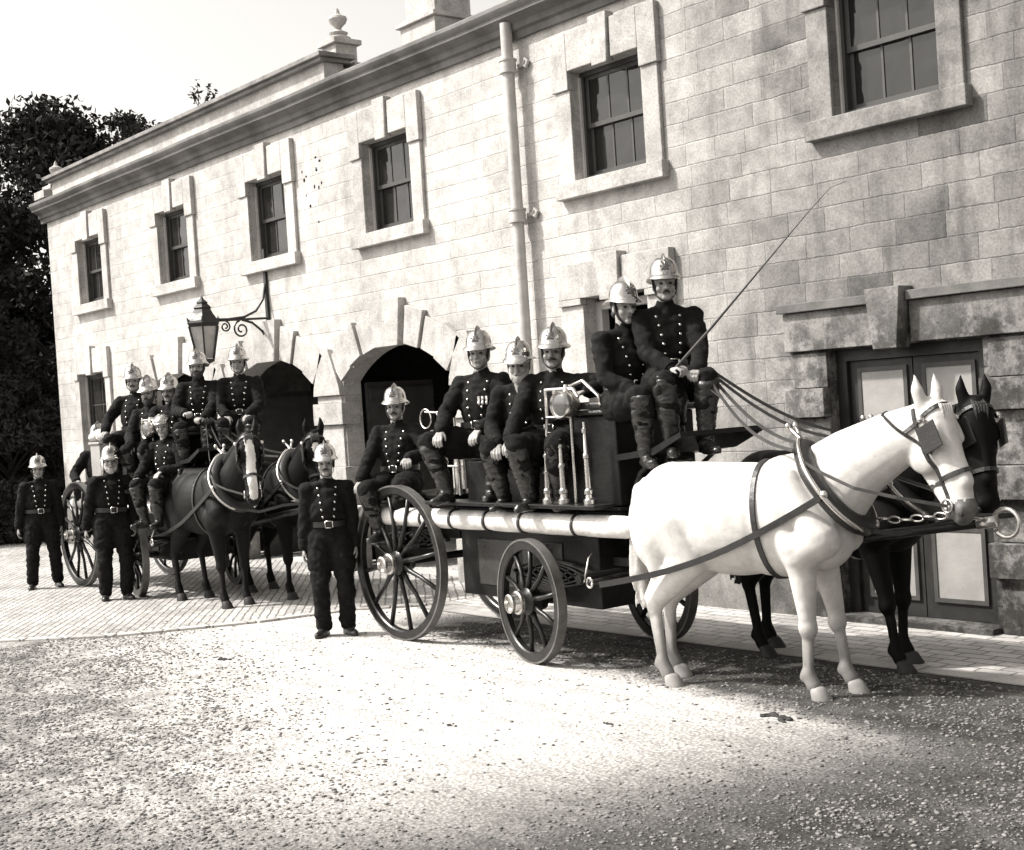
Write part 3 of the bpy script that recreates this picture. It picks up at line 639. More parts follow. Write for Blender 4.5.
# ------------------------------------------------------------------ horse
def horse(label, loc_, heading, coat, hair, hoofm, neck_yaw=0., head_yaw=0., head_pitch=0., blaze=None, spread=(0, 0, 0, 0), voxel=.014, muzzle='muzzle', group=None, hames='brass', poll=(1.16, 1.90), scale=1.):
    t = empty('horse', loc_, R(heading), label, 'horse', group); t.scale = (scale,)*3
    g = G()
    E = g.ell; K = g.caps
    E((.26, 0, 1.14), (.47, .285, .385)); E((-.06, 0, 1.12), (.54, .315, .365)); E((-.30, 0, 1.16), (.42, .29, .33))
    E((-.52, 0, 1.20), (.33, .275, .325)); E((.54, 0, 1.10), (.25, .225, .30)); E((.40, 0, 1.42), (.30, .085, .145))
    K((.30, 0, 1.38), (-.40, 0, 1.39), .125, .14); E((-.50, 0, 1.38), (.26, .19, .155)); E((-.68, 0, 1.27), (.15, .14, .19))
    for s in (-1, 1):
        sp_ = spread[0 if s < 0 else 1]; sh = spread[2 if s < 0 else 3]
        E((-.60, s*.13, 1.10), (.235, .155, .33)); K((-.46, s*.15, 1.10), (-.33, s*.185, .88), .185, .125)
        K((-.62, s*.14, 1.0), (-.60, s*.15, .80), .15, .09)
        K((-.36, s*.175, .88), (-.66+sh*.5, s*.15, .56), .135, .058); K((-.56, s*.15, .80), (-.72+sh*.5, s*.15, .60), .075, .034)
        E((-.67+sh*.5, s*.15, .545), (.062, .05, .085)); K((-.655+sh*.6, s*.15, .50), (-.62+sh, s*.15, .185), .034, .029); K((-.70+sh*.6, s*.15, .52), (-.652+sh, s*.15, .185), .026, .023)
        E((-.638+sh, s*.15, .16), (.055, .048, .052)); E((-.675+sh, s*.15, .14), (.026, .03, .035)); K((-.63+sh, s*.15, .15), (-.595+sh, s*.15, .08), .048, .050)
        K((.40, s*.15, 1.38), (.62, s*.165, 1.03), .10, .135); K((.34, s*.19, 1.18), (.44, s*.19, .98), .09, .10); K((.60, s*.165, 1.02), (.47, s*.17, .93), .13, .12); K((.46, s*.165, .98), (.47, s*.155, .84), .135, .10)
        K((.47, s*.155, .86), (.485+sp_*.5, s*.145, .50), .098, .056); E((.485+sp_*.5, s*.145, .455), (.066, .06, .08))
        K((.492+sp_*.6, s*.145, .43), (.482+sp_, s*.145, .175), .031, .027); K((.462+sp_*.6, s*.145, .43), (.452+sp_, s*.145, .18), .024, .022); E((.452+sp_*.5, s*.145, .485), (.03, .035, .04)); E((.465+sp_, s*.145, .155), (.052, .046, .050)); E((.43+sp_, s*.145, .135), (.026, .03, .035)); K((.47+sp_, s*.145, .145), (.505+sp_, s*.145, .08), .046, .050)
    # neck
    ny = R(neck_yaw); Rn = Matrix.Rotation(ny, 3, 'Z'); piv = Vector((.62, 0, 1.2))
    px, pz = poll
    def nk(x, z, f): 
        v = Vector((x, 0, z))-piv; return piv+Matrix.Rotation(ny*f, 3, 'Z') @ v
    ch = [((.54, 1.22), .285, 0), ((.68, 1.34), .25, .25), ((.83, 1.47), .205, .55), ((.98+(px-1.16)*.7, 1.61), .165, .8), ((px-.01, pz-.15), .132, 1)]
    for (a, ra, fa), (b, rb, fb) in zip(ch, ch[1:]): K(nk(*a, fa), nk(*b, fb), ra, rb, sy=.68, n=16)
    cz = lambda f: (.42+(px-.07-.42)*f, 1.50+(pz-.05-1.50)*f+.035*math.sin(math.pi*f))
    cr = [(cz(0), .06, 0), (cz(.35), .062, .3), (cz(.7), .06, .65), (cz(1), .06, 1)]
    for (a, ra, fa), (b, rb, fb) in zip(cr, cr[1:]): K(nk(*a, fa), nk(*b, fb), ra, rb)
    P = nk(px, pz, 1)
    # head frame: u down the face, v to the front of the face, l sideways
    hy = ny+R(head_yaw); pt = R(-62+head_pitch)
    fwd = Vector((math.cos(hy), math.sin(hy), 0)); u = (fwd*math.cos(pt)+Vector((0, 0, 1))*math.sin(pt)).normalized(); l = Vector((-fwd.y, fwd.x, 0)); v = l.cross(u)*-1
    if v.z < 0: v = -v
    H = Matrix((u, l, v)).transposed()*1.0; HS = 1.17
    def hp(a, b, c): return P+H @ (Vector((a, b, c))*HS)
    def E(c, r, rot=None): return g.ell(c, [q*HS for q in r], rot)
    def K(a, b, ra, rb=None, **k): return g.caps(a, b, ra*HS, None if rb is None else rb*HS, **k)
    E(hp(.10, 0, -.05), (.15, .095, .115), H); E(hp(.20, 0, -.105), (.155, .085, .125), H); K(hp(.08, 0, .0), hp(.50, 0, -.035), .092, .062); E(hp(.55, 0, -.06), (.09, .066, .078), H)
    K(hp(.26, 0, -.17), hp(.54, 0, -.125), .058, .036); E(hp(.605, 0, -.075), (.045, .055, .052), H); K(hp(.56, -.02, -.12), hp(.56, .02, -.12), .036); K(hp(.02, 0, .01), hp(.45, 0, .02), .055, .045)
    for s in (-1, 1):
        E(hp(.215, s*.062, -.12), (.125, .045, .11), H); E(hp(.185, s*.088, .01), (.045, .02, .026), H); K(hp(.14, s*.07, .035), hp(.22, s*.08, .03), .022)
        E(hp(.575, s*.05, -.035), (.032, .02, .028), H)
        e0 = hp(.0, s*.055, -.01); e1 = hp(-.075, s*.072, .01); e2 = hp(-.155, s*.066, .03)
        K(e0, e1, .036, .034, n=10); K(e1, e2, .034, .008, n=10)
    me = remesh(g, voxel, 10, .5)
    B = bvh_of(me)
    if blaze or muzzle:
        Hi = H.transposed()
        for p in me.polygons:
            q = (Hi @ (p.center-P))/HS
            if 0 < q.x < .72 and abs(q.y) < .2 and -.25 < q.z < .2:
                if muzzle and q.x > .545+.05*mnoise.noise(p.center*14) and q.z < .02: p.material_index = 1
                if blaze == 'full' and q.z > -.01 and abs(q.y) < .040+.012*mnoise.noise(p.center*11) and q.x > .04: p.material_index = 2
                if blaze == 'star' and q.z > .02 and math.hypot(q.y, (q.x-.15)*.7) < .034: p.material_index = 2
    body = link(me, 'body', [M[coat], M[muzzle] if muzzle else M[coat], M['blaze']], t, True)
    # eyes, nostrils, hooves
    for s in (-1, 1):
        g = G(); g.ell(hp(.19, s*.096, .012), (.022, .014, .017), H); g.build('eye', M['eye'], body, True)
        g = G(); g.ell(hp(.60, s*.052, -.035), (.018, .012, .012), H); g.build('nostril', M['eye'], body, True)
        for (x, y, dx) in ((.535, .145, spread[0 if s < 0 else 1]), (-.56, .15, spread[2 if s < 0 else 3])):
            g = G(); rr = []
            for zz, r, ox in ((.0, .069, .012), (.012, .069, .010), (.045, .060, -.004), (.072, .053, -.014), (.088, .035, -.02)):
                rr.append([(x+dx+ox+r*1.08*math.cos(a)*(1 if math.cos(a) > 0 else .8), s*y+r*.92*math.sin(a), zz) for a in [2*math.pi*k/16 for k in range(16)]])
            g.rings(rr); g.build('hoof', M[hoofm], t, 40)
    # tail
    g = G(); rr = [((-.76, 0, 1.40), .04), ((-.84, 0, 1.33), .05), ((-.88, 0, 1.15), .055), ((-.875, .0, .9), .06), ((-.86, 0, .66), .045), ((-.85, 0, .52), .02)]
    for a, b in zip(rr, rr[1:]): g.caps(a[0], b[0], a[1], b[1])
    for k in range(14): g.tube([(-.87+rnd.uniform(-.05, .05), rnd.uniform(-.06, .06), 1.1), (-.88+rnd.uniform(-.05, .05), rnd.uniform(-.06, .06), .75), (-.86+rnd.uniform(-.07, .07), rnd.uniform(-.06, .06), .4+rnd.uniform(0, .2))], [.014, .014, .004], 5)
    link(remesh(g, .014, 2, fold=.008, fscale=30, aniso=(1, 1, .15)), 'tail', M[hair], t, True)
    # mane: locks lying on the far side of the crest, and a forelock
    g = G()
    for k in range(16):
        f = k/15; q_ = cz(.06+.94*f); c = nk(q_[0], q_[1]+.045, .1+.9*f)
        s = 1; d = Vector((-.02, s*.075, -.045)); e = Vector((-.03+rnd.uniform(-.02, .02), s*.12, -.20-rnd.uniform(0, .08)))
        Rk = Matrix.Rotation(ny*f, 3, 'Z'); g.tube([c, c+Rk @ d, c+Rk @ e], [.012, .026, .005], 6)
    for k in range(5): g.tube([hp(-.03, .012*(k-2), .0), hp(.05, .016*(k-2), .085), hp(.15, .014*(k-2), .07)], [.016, .015, .004], 6)
    g.build('mane', M[hair], t, True)
    # harness -------------------------------------------------
    # collar: padded oval ring standing at the shoulders
    cc = nk(.66, 1.33, .15); cn = Vector((.80, 0, .60)); cn = Matrix.Rotation(ny*.15, 3, 'Z') @ cn
    up_ = Vector((-.60, 0, .80))
    pts, n_ = ring_pts(B, cc, cn, .46, .03, 40, up_)
    # smooth radii
    rad = [(p-cc).dot(d) for p, d in pts]; rad = [max(.18, min(.43, r)) for r in rad]
    for _ in range(3): rad = [(rad[i-1]+rad[i]*2+rad[(i+1) % 40])/4 for i in range(40)]
    ring = [(cc+d*r, d) for r, (p, d) in zip(rad, pts)]
    g = G(); rr = []
    for i, (p, d) in enumerate(ring):
        th = .066+.016*abs(math.cos(2*math.pi*i/40)); rr.append([p+n_*math.cos(a)*.058+d*math.sin(a)*th for a in [2*math.pi*k/10 for k in range(10)]])
    g.rings(rr, closed=True); col = g.build('collar', M['leather'], t, True)
    g = G()
    for sgn in (1, -1):
        idx = [i*sgn % 40 for i in range(0, 19)]
        pp = [ring[i][0]+ring[i][1]*.076+n_*.022 for i in idx]; top = pp[0]+ring[0][1]*.10+Vector((0, -.05*sgn if n_.x > 0 else 0, 0))
        g.tube([top]+pp, [.012]+[.016]*len(pp), 7); g.ell(top, (.02, .02, .025), n=8, m_=6)
        q = ring[(11*sgn) % 40]; g.ell(q[0]+q[1]*.075+n_*.03, (.03, .02, .03), n=8, m_=6)
    g.build('hames', M[hames], col, True)
    # traces run back to the swingletree, near and far side
    for s in (-1, 1):
        q = ring[(-11*s) % 40] if True else None
        cands = [ring[11], ring[29]]; q = min(cands, key=lambda z_: abs((z_[0].y > 0)-(s > 0)))
        a = q[0]+q[1]*.075; h = []
        for f in np.linspace(0, 1, 16):
            x = a.x+(-1.02-a.x)*f; z = a.z+(.70-a.z)*f-.10*math.sin(math.pi*f); yy = None
            hit = B.ray_cast(Vector((x, s*.8, z)), Vector((0, -s, 0)), .8)
            base = abs(a.y)+(.30-abs(a.y))*f; y = s*max(base, (abs(hit[0].y)+.016) if hit[0] is not None and x > -.72 else 0)
            h.append(Vector((x, y, z)))
        for _ in range(2): h = [h[0]]+[(h[i-1]+2*h[i]+h[i+1])/4 for i in range(1, len(h)-1)]+[h[-1]]
        g = G(); g.strap(h, (0, 0, 1), .042, .014); g.build('trace', M['leather'], t)
    # girth and back strap
    g = G(); pts, n_ = ring_pts(B, (.22, 0, 1.15), (1, 0, .10), .55, .008, 40); band(g, pts, n_, .035, .008); g.build('girth', M['leather'], t)
    # bridle
    br = None
    def hring(c, n, r0, w, t_, a0=0, a1=360, off=.006):
        g = G(); pts, n_ = ring_pts(B, c, n, r0, off, 28, v, a0, a1); band(g, pts, n_, w, t_, a1-a0 >= 360); return g
    br = hring(hp(.40, 0, -.06), u, .26, .026, .008).build('bridle', M['leather'], t)
    hring(hp(.085, 0, -.06), (u*1.0+v*.30), .29, .024, .008, -118, 118).build('browband', M['leather'], br)
    for s in (-1, 1):
        pp = []
        for f in np.linspace(0, 1, 12):
            c = hp(.0+.53*f, 0, -.055-.02*f); hit = B.ray_cast(c+l*s*.3, -l*s, .3); 
            if hit[0] is not None: pp.append(hit[0]+l*s*.009)
        g = G(); g.strap(pp, v, .024, .008); g.build('cheekpiece', M['leather'], br)
        c = hp(.19, s*.118, .015); g = G(); g.box(c, (.17, .012, .15), H); g.build('blinker', M['leather'], br, bevel=.005)
        g = G(); hit = hp(.085, s*.115, .0); g.ell(hit, (.024, .024, .024), n=10, m_=7); g.build('rosette', M['brass'], br, True)
        q = hp(.535, s*.072, -.085); g = G(); g.tube([q+H @ Vector((.04*math.cos(a), 0, .04*math.sin(a))) for a in [2*math.pi*k/12 for k in range(13)]], .007, 6); g.build('bit_ring', M['steel'], br, True)
        # rein from the bit back to the hames terret
        e = ring[4 if s*ring[4][0].y > 0 else 36]; e = e[0]+e[1]*.09
        mid = q.lerp(e, .5)+l*s*.13-Vector((0, 0, .03)); g = G(); g.strap([q, q.lerp(mid, .5)+l*s*.03, mid, mid.lerp(e, .5)+l*s*.02, e], (0, 0, 1), .02, .007); g.build('bearing_rein', M['rope'], br)
    # throat lash
    hring(hp(.10, 0, -.13), (u*.5-v*.85), .31, .018, .006, -360, 0).build('throat_lash', M['leather'], br)
    # strap from the collar to the pole
    a = ring[20][0]+ring[20][1]*.05; sgn = 1 if loc_[1] < -2 else -1
    g = G(); g.strap([a, a+Vector((.16, sgn*.10, -.03)), a+Vector((.42, sgn*.25, .03)), a+Vector((.80, sgn*.42, .06))], (0, 0, 1), .03, .01); g.build('pole_strap', M['leather'], t)
    mwt = Matrix.Translation(Vector(loc_)) @ Matrix.Rotation(R(heading), 4, 'Z') @ Matrix.Scale(scale, 4)
    return t, dict(terret=[mwt @ (ring[i][0]+ring[i][1]*.11) for i in (3, 37)])
HA = 'horses harnessed to the engines'
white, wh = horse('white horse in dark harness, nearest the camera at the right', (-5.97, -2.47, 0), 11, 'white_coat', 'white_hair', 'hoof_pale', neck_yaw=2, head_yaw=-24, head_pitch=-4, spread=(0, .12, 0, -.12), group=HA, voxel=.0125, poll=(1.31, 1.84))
black, bh_ = horse('black horse half hidden behind the white horse at the double doors', (-6.10, -1.42, 0), 2, 'black_coat', 'black_hair', 'hoof_dark', neck_yaw=-2, head_yaw=-40, head_pitch=-12, muzzle=None, spread=(.12, 0, .05, -.1), group=HA, scale=1.0, poll=(1.22, 1.82))
bay, ba = horse('dark bay horse with a long white blaze before the left engine', (-13.80, -2.42, 0), -2, 'bay_coat', 'black_hair', 'hoof_dark', neck_yaw=-4, head_yaw=-18, head_pitch=-6, muzzle=None, blaze='full', spread=(.06, 0, 0, .08), group=HA, poll=(1.14, 1.86))
bay2, bb = horse('dark horse with a small white star beside the blazed bay', (-13.62, -1.66, 0), -4, 'black_coat', 'black_hair', 'hoof_dark', neck_yaw=-6, head_yaw=-16, head_pitch=-12, muzzle=None, blaze='star', spread=(0, .08, .05, 0), group=HA, poll=(1.12, 1.82))

# ------------------------------------------------------------------ fire engine
def wheel(parent, c, Rr, side, steer=0., n=12):
    Rz = Matrix.Rotation(steer, 3, 'Z'); 
    def build(g, name, m, par, smooth=35, bevel=0.): 
        o = g.build(name, m, par, smooth, bevel); return o
    wh_ = bpy.data.objects.new('wheel', None)
    g = G(); ri, ro = Rr-.085, Rr-.016; w2 = .034
    prof = [(ri, -w2*.7), (ri+.012, -w2), (ro, -w2), (ro, w2), (ri+.012, w2), (ri, w2*.7)]
    K = 56
    g.rings([[(r*math.cos(2*math.pi*k/K), y, r*math.sin(2*math.pi*k/K)) for r, y in prof] for k in range(K)], closed=True)
    W = g.build('wheel', M['paint2'], parent, 35); W.location = c; W.rotation_euler = (0, 0, steer)
    g = G(); prof = [(ro+.001, -w2-.004), (Rr, -w2-.004), (Rr, w2+.004), (ro+.001, w2+.004)]
    g.rings([[(r*math.cos(2*math.pi*k/K), y, r*math.sin(2*math.pi*k/K)) for r, y in prof] for k in range(K)], closed=True); g.build('tyre', M['tyre'], W, 35)
    s = side
    g = G(); g.lathe([(.05, -.12), (.075, -.115), (.085, -.06), (.105, -.04), (.108, .04), (.085, .06), (.07, .115), (.062, .12)] if s > 0 else [(.062, -.12), (.07, -.115), (.085, -.06), (.108, -.04), (.105, .04), (.085, .06), (.075, .115), (.05, .12)], (0, 0, 0), 22, 'Y'); g.build('hub', M['paint2'], W, 35)
    g = G(); pr = [(.078, .095), (.092, .10), (.092, .125), (.075, .13), (.068, .17), (.074, .175), (.074, .195), (.058, .2), (.054, .178), (.01, .174)]; g.lathe([(r, s*h) for r, h in pr], (0, 0, 0), 22, 'Y'); g.build('hub_cap', M['brass'], W, 35)
    for k in range(n):
        a = 2*math.pi*(k+.35)/n; d = Vector((math.cos(a), 0, math.sin(a))); g = G()
        p0, p1, p2 = d*.09+Vector((0, s*.02, 0)), d*(Rr*.5), d*(ri+.006)
        g.tube([p0, p0.lerp(p2, .25), p1, p2], [.026, .022, .018, .021], 8); g.build('spoke', M['paint2'], W, True)
    return W
def engine(loc_, rz, label):
    t = empty('fire_engine', loc_, rz, label, 'fire engine', 'horse drawn fire engines')
    RY = .60
    for s in (-1, 1):
        wheel(t, (-.96, s*RY, .68), .68, s, 0, 12)
        st = R(-9); c = Matrix.Rotation(st, 3, 'Z') @ Vector((0, s*RY, 0)); wheel(t, (.95+c.x, c.y, .48), .48, s, st, 10)
    g = G(); g.cyl((-.96, -.52, .68), (-.96, .52, .68), .035); g.build('axle', M['paint'], t, 40)
    d = Matrix.Rotation(R(-9), 3, 'Z') @ Vector((0, .52, 0)); g = G(); g.cyl((.95-d.x, -d.y, .48), (.95+d.x, d.y, .48), .035); g.build('axle', M['paint'], t, 40)
    for x, z in ((-.96, .72), (.95, .52)):
        for s in (-1, 1):
            g = G()
            for k in range(4):
                L = .5-.1*k; pts = [(x-L+2*L*i/12, s*.42, z+.12-.09*(1-((i-6)/6)**2)*1+.016*k-.0+(.03 if k == 0 else .03)) for i in range(13)]
                g.strap(pts, (0, 1, 0), .05, .013)
                pts = [(p[0], p[1], 2*(z+.14)-p[2]+.03) for p in pts]; g.strap(pts, (0, 1, 0), .05, .013)
            g.build('leaf_spring', M['iron'], t)
    g = G(); g.bx(-.35, 1.42, -.36, .36, .42, .98); g.bx(-.37, 1.44, -.375, .375, .955, .995); cis = g.build('cistern', M['paint'], t, bevel=.012)
    g = G()
    for x in (-.1, .5): 
        g.bx(x, x+.5, -.372, -.362, .52, .9)
    g.build('side_panel', mat('panel_lining', .035, .3), cis, bevel=.006)
    g = G(); g.bx(-1.55, 1.75, -.42, .42, 1.0, 1.17); g.bx(-1.57, 1.77, -.44, .44, 1.172, 1.20); g.bx(-1.5, -.4, -.34, .34, .88, .998); g.build('deck', M['paint'], t, bevel=.01)
    # long canvas rolls lashed along both sides
    for s in (-1, 1):
        g = G()
        xs_ = np.linspace(-1.9, 2.04, 60); pr = []
        for i, x in enumerate(xs_):
            e = min(1, (min(x+1.9, 2.04-x)+.02)/.10)**.5; pinch = 1-.10*max(math.exp(-((x-q)/.045)**2) for q in (-1.45, -.62, -.18, .30, .76, 1.4))
            rr_ = .082*e*pinch*(1+.04*mnoise.noise(Vector((x*5, s, 0)))); pr.append([(x, s*.525+rr_*.92*math.cos(a), 1.075+rr_*math.sin(a)+.006*mnoise.noise(Vector((x*2, 3, s)))) for a in [2*math.pi*k/16 for k in range(16)]])
        g.rings(pr); cr = g.build('canvas_roll', M['canvas'], t, True)
        for q in (-1.45, -.62, -.18, .30, .76, 1.4):
            g = G(); pts = [(Vector((q, s*.525+.074*math.cos(a), 1.075+.078*math.sin(a))), Vector((0, math.cos(a), math.sin(a)))) for a in [2*math.pi*k/20 for k in range(20)]]
            band(g, pts, Vector((1, 0, .0)), .022, .008); g.build('lashing', M['leather'], cr)
        g = G(); g.bx(-.42, 1.74, s*.455-.0 if s > 0 else -.66, .66 if s > 0 else -.455, 1.205, 1.235); g.build('footboard', M['paint'], t, bevel=.006)
        g = G()
        for x in (-.3, .5, 1.3): g.tube([(x, s*.42, 1.1), (x, s*.445, 1.18), (x, s*.62, 1.20)], .012, 6)
        g.build('footboard_bracket', M['iron'], t)
    g = G(); g.bx(-.35, 1.22, -.26, .26, 1.203, 1.54); g.build('seat_box', M['paint'], t, bevel=.012)
    g = G(); g.bx(-.36, 1.23, -.28, .28, 1.543, 1.60); g.build('seat_cushion', M['leather'], t, bevel=.02)
    g = G(); g.bx(-1.52, -.62, -.30, .30, 1.203, 1.25); g.build('rear_seat', M['paint'], t, bevel=.01)
    g = G(); g.bx(-1.5, -.75, -.53, -.36, .80, .83); g.build('rear_step', M['paint'], t, bevel=.006)
    # brass pump head behind the seats
    g = G(); x0, x1, y0 = -.74, -.40, -.30
    for y in (y0, y0+.26):
        for x in (x0, x1): g.cyl((x, y, 1.25), (x, y, 1.80), .013, n=8)
        for z in (1.50, 1.66): g.cyl((x0, y, z), (x1, y, z), .010, n=8)
        g.box(((x0+x1)/2, y, 1.80), (.40, .035, .035))
    g.cyl((-.57, -.17, 1.25), (-.57, -.17, 1.62), .055, n=16); g.ell((-.57, -.17, 1.66), (.075, .075, .08)); g.cyl((-.45, -.2, 1.3), (-.45, -.2, 1.55), .04, n=12)
    g.tube([(-.86, y0, 1.98), (-.70, y0, 1.97), (-.40, y0, 1.985)], .010, 8); g.cyl((-.42, y0, 1.80), (-.42, y0, 1.99), .012, n=8); g.tube([(-.60, y0, 1.82), (-.68, y0, 1.97)], .010, 8)
    g.tube([(-.86+.085*math.cos(a), y0, 1.92+.085*math.sin(a)) for a in [2*math.pi*k/18 for k in range(19)]], .007, 6)
    g.build('pump_head', M['brass'], t, 40)
    g = G(); g.tube([(-.55, -.42, 1.27), (-.45, -.44, 1.42), (-.40, -.44, 1.55), (-.46, -.43, 1.64)], .03, 10); g.build('suction_elbow', M['brass'], t, True)
    # driver's box, seat and toe board
    g = G(); g.bx(1.26, 1.74, -.40, .40, 1.205, 1.878); bxo = g.build('driver_box', M['paint'], t, bevel=.015)
    g = G(); g.bx(1.24, 1.92, -.44, .44, 1.88, 1.92); g.bx(1.26, 1.90, -.43, .43, 1.923, 1.98); g.build('driver_seat', M['leather'], t, bevel=.02)
    for y in (-.44, .44):
        g = G(); g.tube([(1.27, y, 1.95), (1.27, y, 2.10), (1.45, y, 2.14), (1.62, y, 2.02), (1.63, y, 1.95)], .014, 8); g.build('seat_rail', M['steel'], t, True)
    g = G(); g.add([(x, y, z) for y in (-.42, .42) for x, z in ((1.74, 1.54), (2.14, 1.58), (2.42, 1.70), (2.41, 1.735), (2.12, 1.625), (1.74, 1.585))], [(0,1,2,3,4,5), (11,10,9,8,7,6)]+[(k, 6+k, 6+(k+1) % 6, (k+1) % 6) for k in range(6)]); g.build('toe_board', M['paint'], t)
    for y in (-.3, .3):
        g = G(); g.tube([(1.75, y, 1.24), (1.86, y, 1.44), (2.05, y, 1.565)], .018, 8); g.build('toe_board_bracket', M['iron'], t)
    # lamp and gauge rack beside the box
    g = G(); y = -.50
    for a, b in (((1.08, 1.88), (1.08, 2.09)), ((1.08, 2.09), (1.40, 2.09)), ((1.08, 1.88), (1.30, 1.88)), ((1.40, 2.09), (1.46, 2.02)), ((1.18, 1.88), (1.18, 2.09))): g.cyl((a[0], y, a[1]), (b[0], y, b[1]), .013, n=8)
    g.tube([(1.08, y, 1.88), (1.06, y, 1.75), (1.12, y, 1.62), (1.14, y, 1.24)], .010, 8); g.cyl((1.36, y, 1.24), (1.36, y, 1.9), .012, n=8); g.build('lamp_rack', M['brass'], t, 40)
    g = G(); g.lathe([(.045, .06), (.09, .05), (.105, .0), (.11, -.07), (.098, -.09), (.09, -.075), (.03, -.06)], (1.33, y, 1.97), 22, 'Y'); g.cyl((1.33, y+.0, 2.07), (1.33, y, 2.12), .03, .02); lm = g.build('carriage_lamp', M['brass'], t, 35)
    g = G(); g.ell((1.33, y-.07, 1.97), (.088, .02, .088)); g.build('lamp_lens', mat('lens_glass', .08, .05, spec=.9), lm, True)
    # turntable, splinter bar, swingletrees, pole
    g = G(); g.lathe([(.34, .88), (.34, .92), (.26, .92), (.26, .88)], (.95, 0, 0), 28); g.bx(.9, 1.70, -.22, -.16, .74, .80); g.bx(.9, 1.70, .16, .22, .74, .80); g.build('turntable', M['iron'], t, 35)
    g = G(); g.cyl((1.66, -.78, .72), (1.66, .78, .72), .035, n=12); g.build('splinter_bar', M['paint'], t, 40)
    for s in (-1, 1):
        g = G(); g.tube([(1.76, s*.42-.34, .70), (1.74, s*.42-.17, .70), (1.73, s*.42, .70), (1.74, s*.42+.17, .70), (1.76, s*.42+.34, .70)], [.018, .024, .03, .024, .018], 10); sw = g.build('swingletree', M['paint2'], t, True)
        for e in (-.34, .34):
            g = G(); g.tube([(1.76+.03*math.cos(a), s*.42+e, .70+.035*math.sin(a)) for a in [2*math.pi*k/10 for k in range(11)]], .009, 6); g.build('trace_ring', M['steel'], sw, True)
        g = G(); g.tube([(1.67, s*.42, .72), (1.73, s*.42, .70)], .014, 6); g.build('centre_hook', M['steel'], sw, True)
        g = G(); g.tube([(1.70, s*.42-.34, .70), (1.66, s*.42-.25, .86), (1.64, s*.42-.2, .88)], .007, 6); g.build('trace_hook', M['steel'], sw, True)
    g = G(); g.tube([(1.1, 0, .74), (2.2, .04, .80), (3.3, .10, .97), (4.36, .17, 1.11)], [.045, .042, .036, .028], 12); po = g.build('pole', M['paint2'], t, True)
    g = G(); g.cyl((4.30, .167, 1.10), (4.42, .175, 1.12), .035, n=12); g.tube([(4.40, .175, 1.13)]+[(4.48+.085*math.cos(R(a)), .18, 1.11+.085*math.sin(R(a))) for a in range(150, -151, -20)], .014, 8); 
    for k in range(9):
        c = Vector((3.72+k*.075, .02+.013*k, 1.125+.002*k-.01*math.sin(k))); a = k*1.57
        g.tube([c+Vector((.048*math.cos(b), .02*math.sin(b)*math.cos(a), .02*math.sin(b)*math.sin(a)+.006)) for b in [2*math.pi*i/10 for i in range(11)]], .007, 6)
    g.build('pole_chain', M['steel'], po, True)
    return t
EA = (-8.79, -2.10, 0)
engA = engine(EA, R(-2.0), 'fire engine behind the white horse, crewed by six firemen')
engB = copy_tree(engA); engB.location = (-16.15, -2.02, 0); tag(engB, 'fire engine at the left behind the dark bay horses')
def branch(p, h, lab, lean):
    g = G(); g.lathe([(.045, 0), (.045, .03), (.03, .045), (.028, .07), (.036, .075), (.036, .10), (.024, .115), (.021, h*.55), (.027, h*.56), (.027, h*.60), (.018, h*.62), (.014, h*.86), (.022, h*.87), (.022, h*.92), (.012, h*.93), (.011, h)], (0, 0, 0), 16)
    o = g.build('branch_pipe', M['brass'], smooth=35); o.location = p; o.rotation_euler = lean; tag(o, lab, 'nozzle', 'brass branch pipes on the engine')
branch((-7.70, -2.70, 1.237), .40, 'short brass branch pipe standing beside the seated fireman boots', (.02, .03, 0))
branch((-7.52, -2.70, 1.237), .48, 'brass branch pipe in the middle of three, below the lamp', (0, -.02, 0))
branch((-7.24, -2.70, 1.237), .60, 'tallest brass branch pipe, nearest the white horse rump', (0, -.02, 0))

# ------------------------------------------------------------------ firemen
def ik(a, b, l1, l2, pole):
    a, b, pole = Vector(a), Vector(b), Vector(pole); d = b-a; L = min(d.length, (l1+l2)*.998); dn = d.normalized(); b = a+dn*L
    x = (l1*l1-l2*l2+L*L)/(2*L); h = math.sqrt(max(0, l1*l1-x*x)); p = pole-dn*pole.dot(dn); p.normalize()
    return a+dn*x+p*h, b
def hand(g, w, d, pn, side, curl=35., s=1.):
    d = Vector(d).normalized(); pn = Vector(pn); pn = (pn-d*pn.dot(d)).normalized(); l = d.cross(pn)*side   # l: towards the thumb
    w = Vector(w)
    for k, off in enumerate((-.026, -.009, .009, .026)): g.caps(w+d*.012+l*off*.6, w+d*.078+l*off, .0155*s, .0125*s, n=8)
    for off, ln in ((-.031, .058), (-.011, .074), (.011, .08), (.031, .072)):
        p0 = w+d*.082+l*off*1.08; a = R(curl*.6); q1 = p0+(d*math.cos(a)+pn*math.sin(a))*ln*.5; a = R(curl*1.7); q2 = q1+(d*math.cos(a)+pn*math.sin(a))*ln*.36; a = R(curl*2.4); q3 = q2+(d*math.cos(a)+pn*math.sin(a))*ln*.26
        g.caps(p0, q1, .0098*s, .0092*s, n=8); g.caps(q1, q2, .0092*s, .0085*s, n=8); g.caps(q2, q3, .0085*s, .0075*s, n=8)
    t0 = w+d*.022+l*.022; t1 = w+d*.055+l*.048+pn*.014; t2 = t1+d*.030+l*.006+pn*.016; g.caps(t0, t1, .0150*s, .0115*s, n=8); g.caps(t1, t2, .0112*s, .0088*s, n=8)
BUT = None
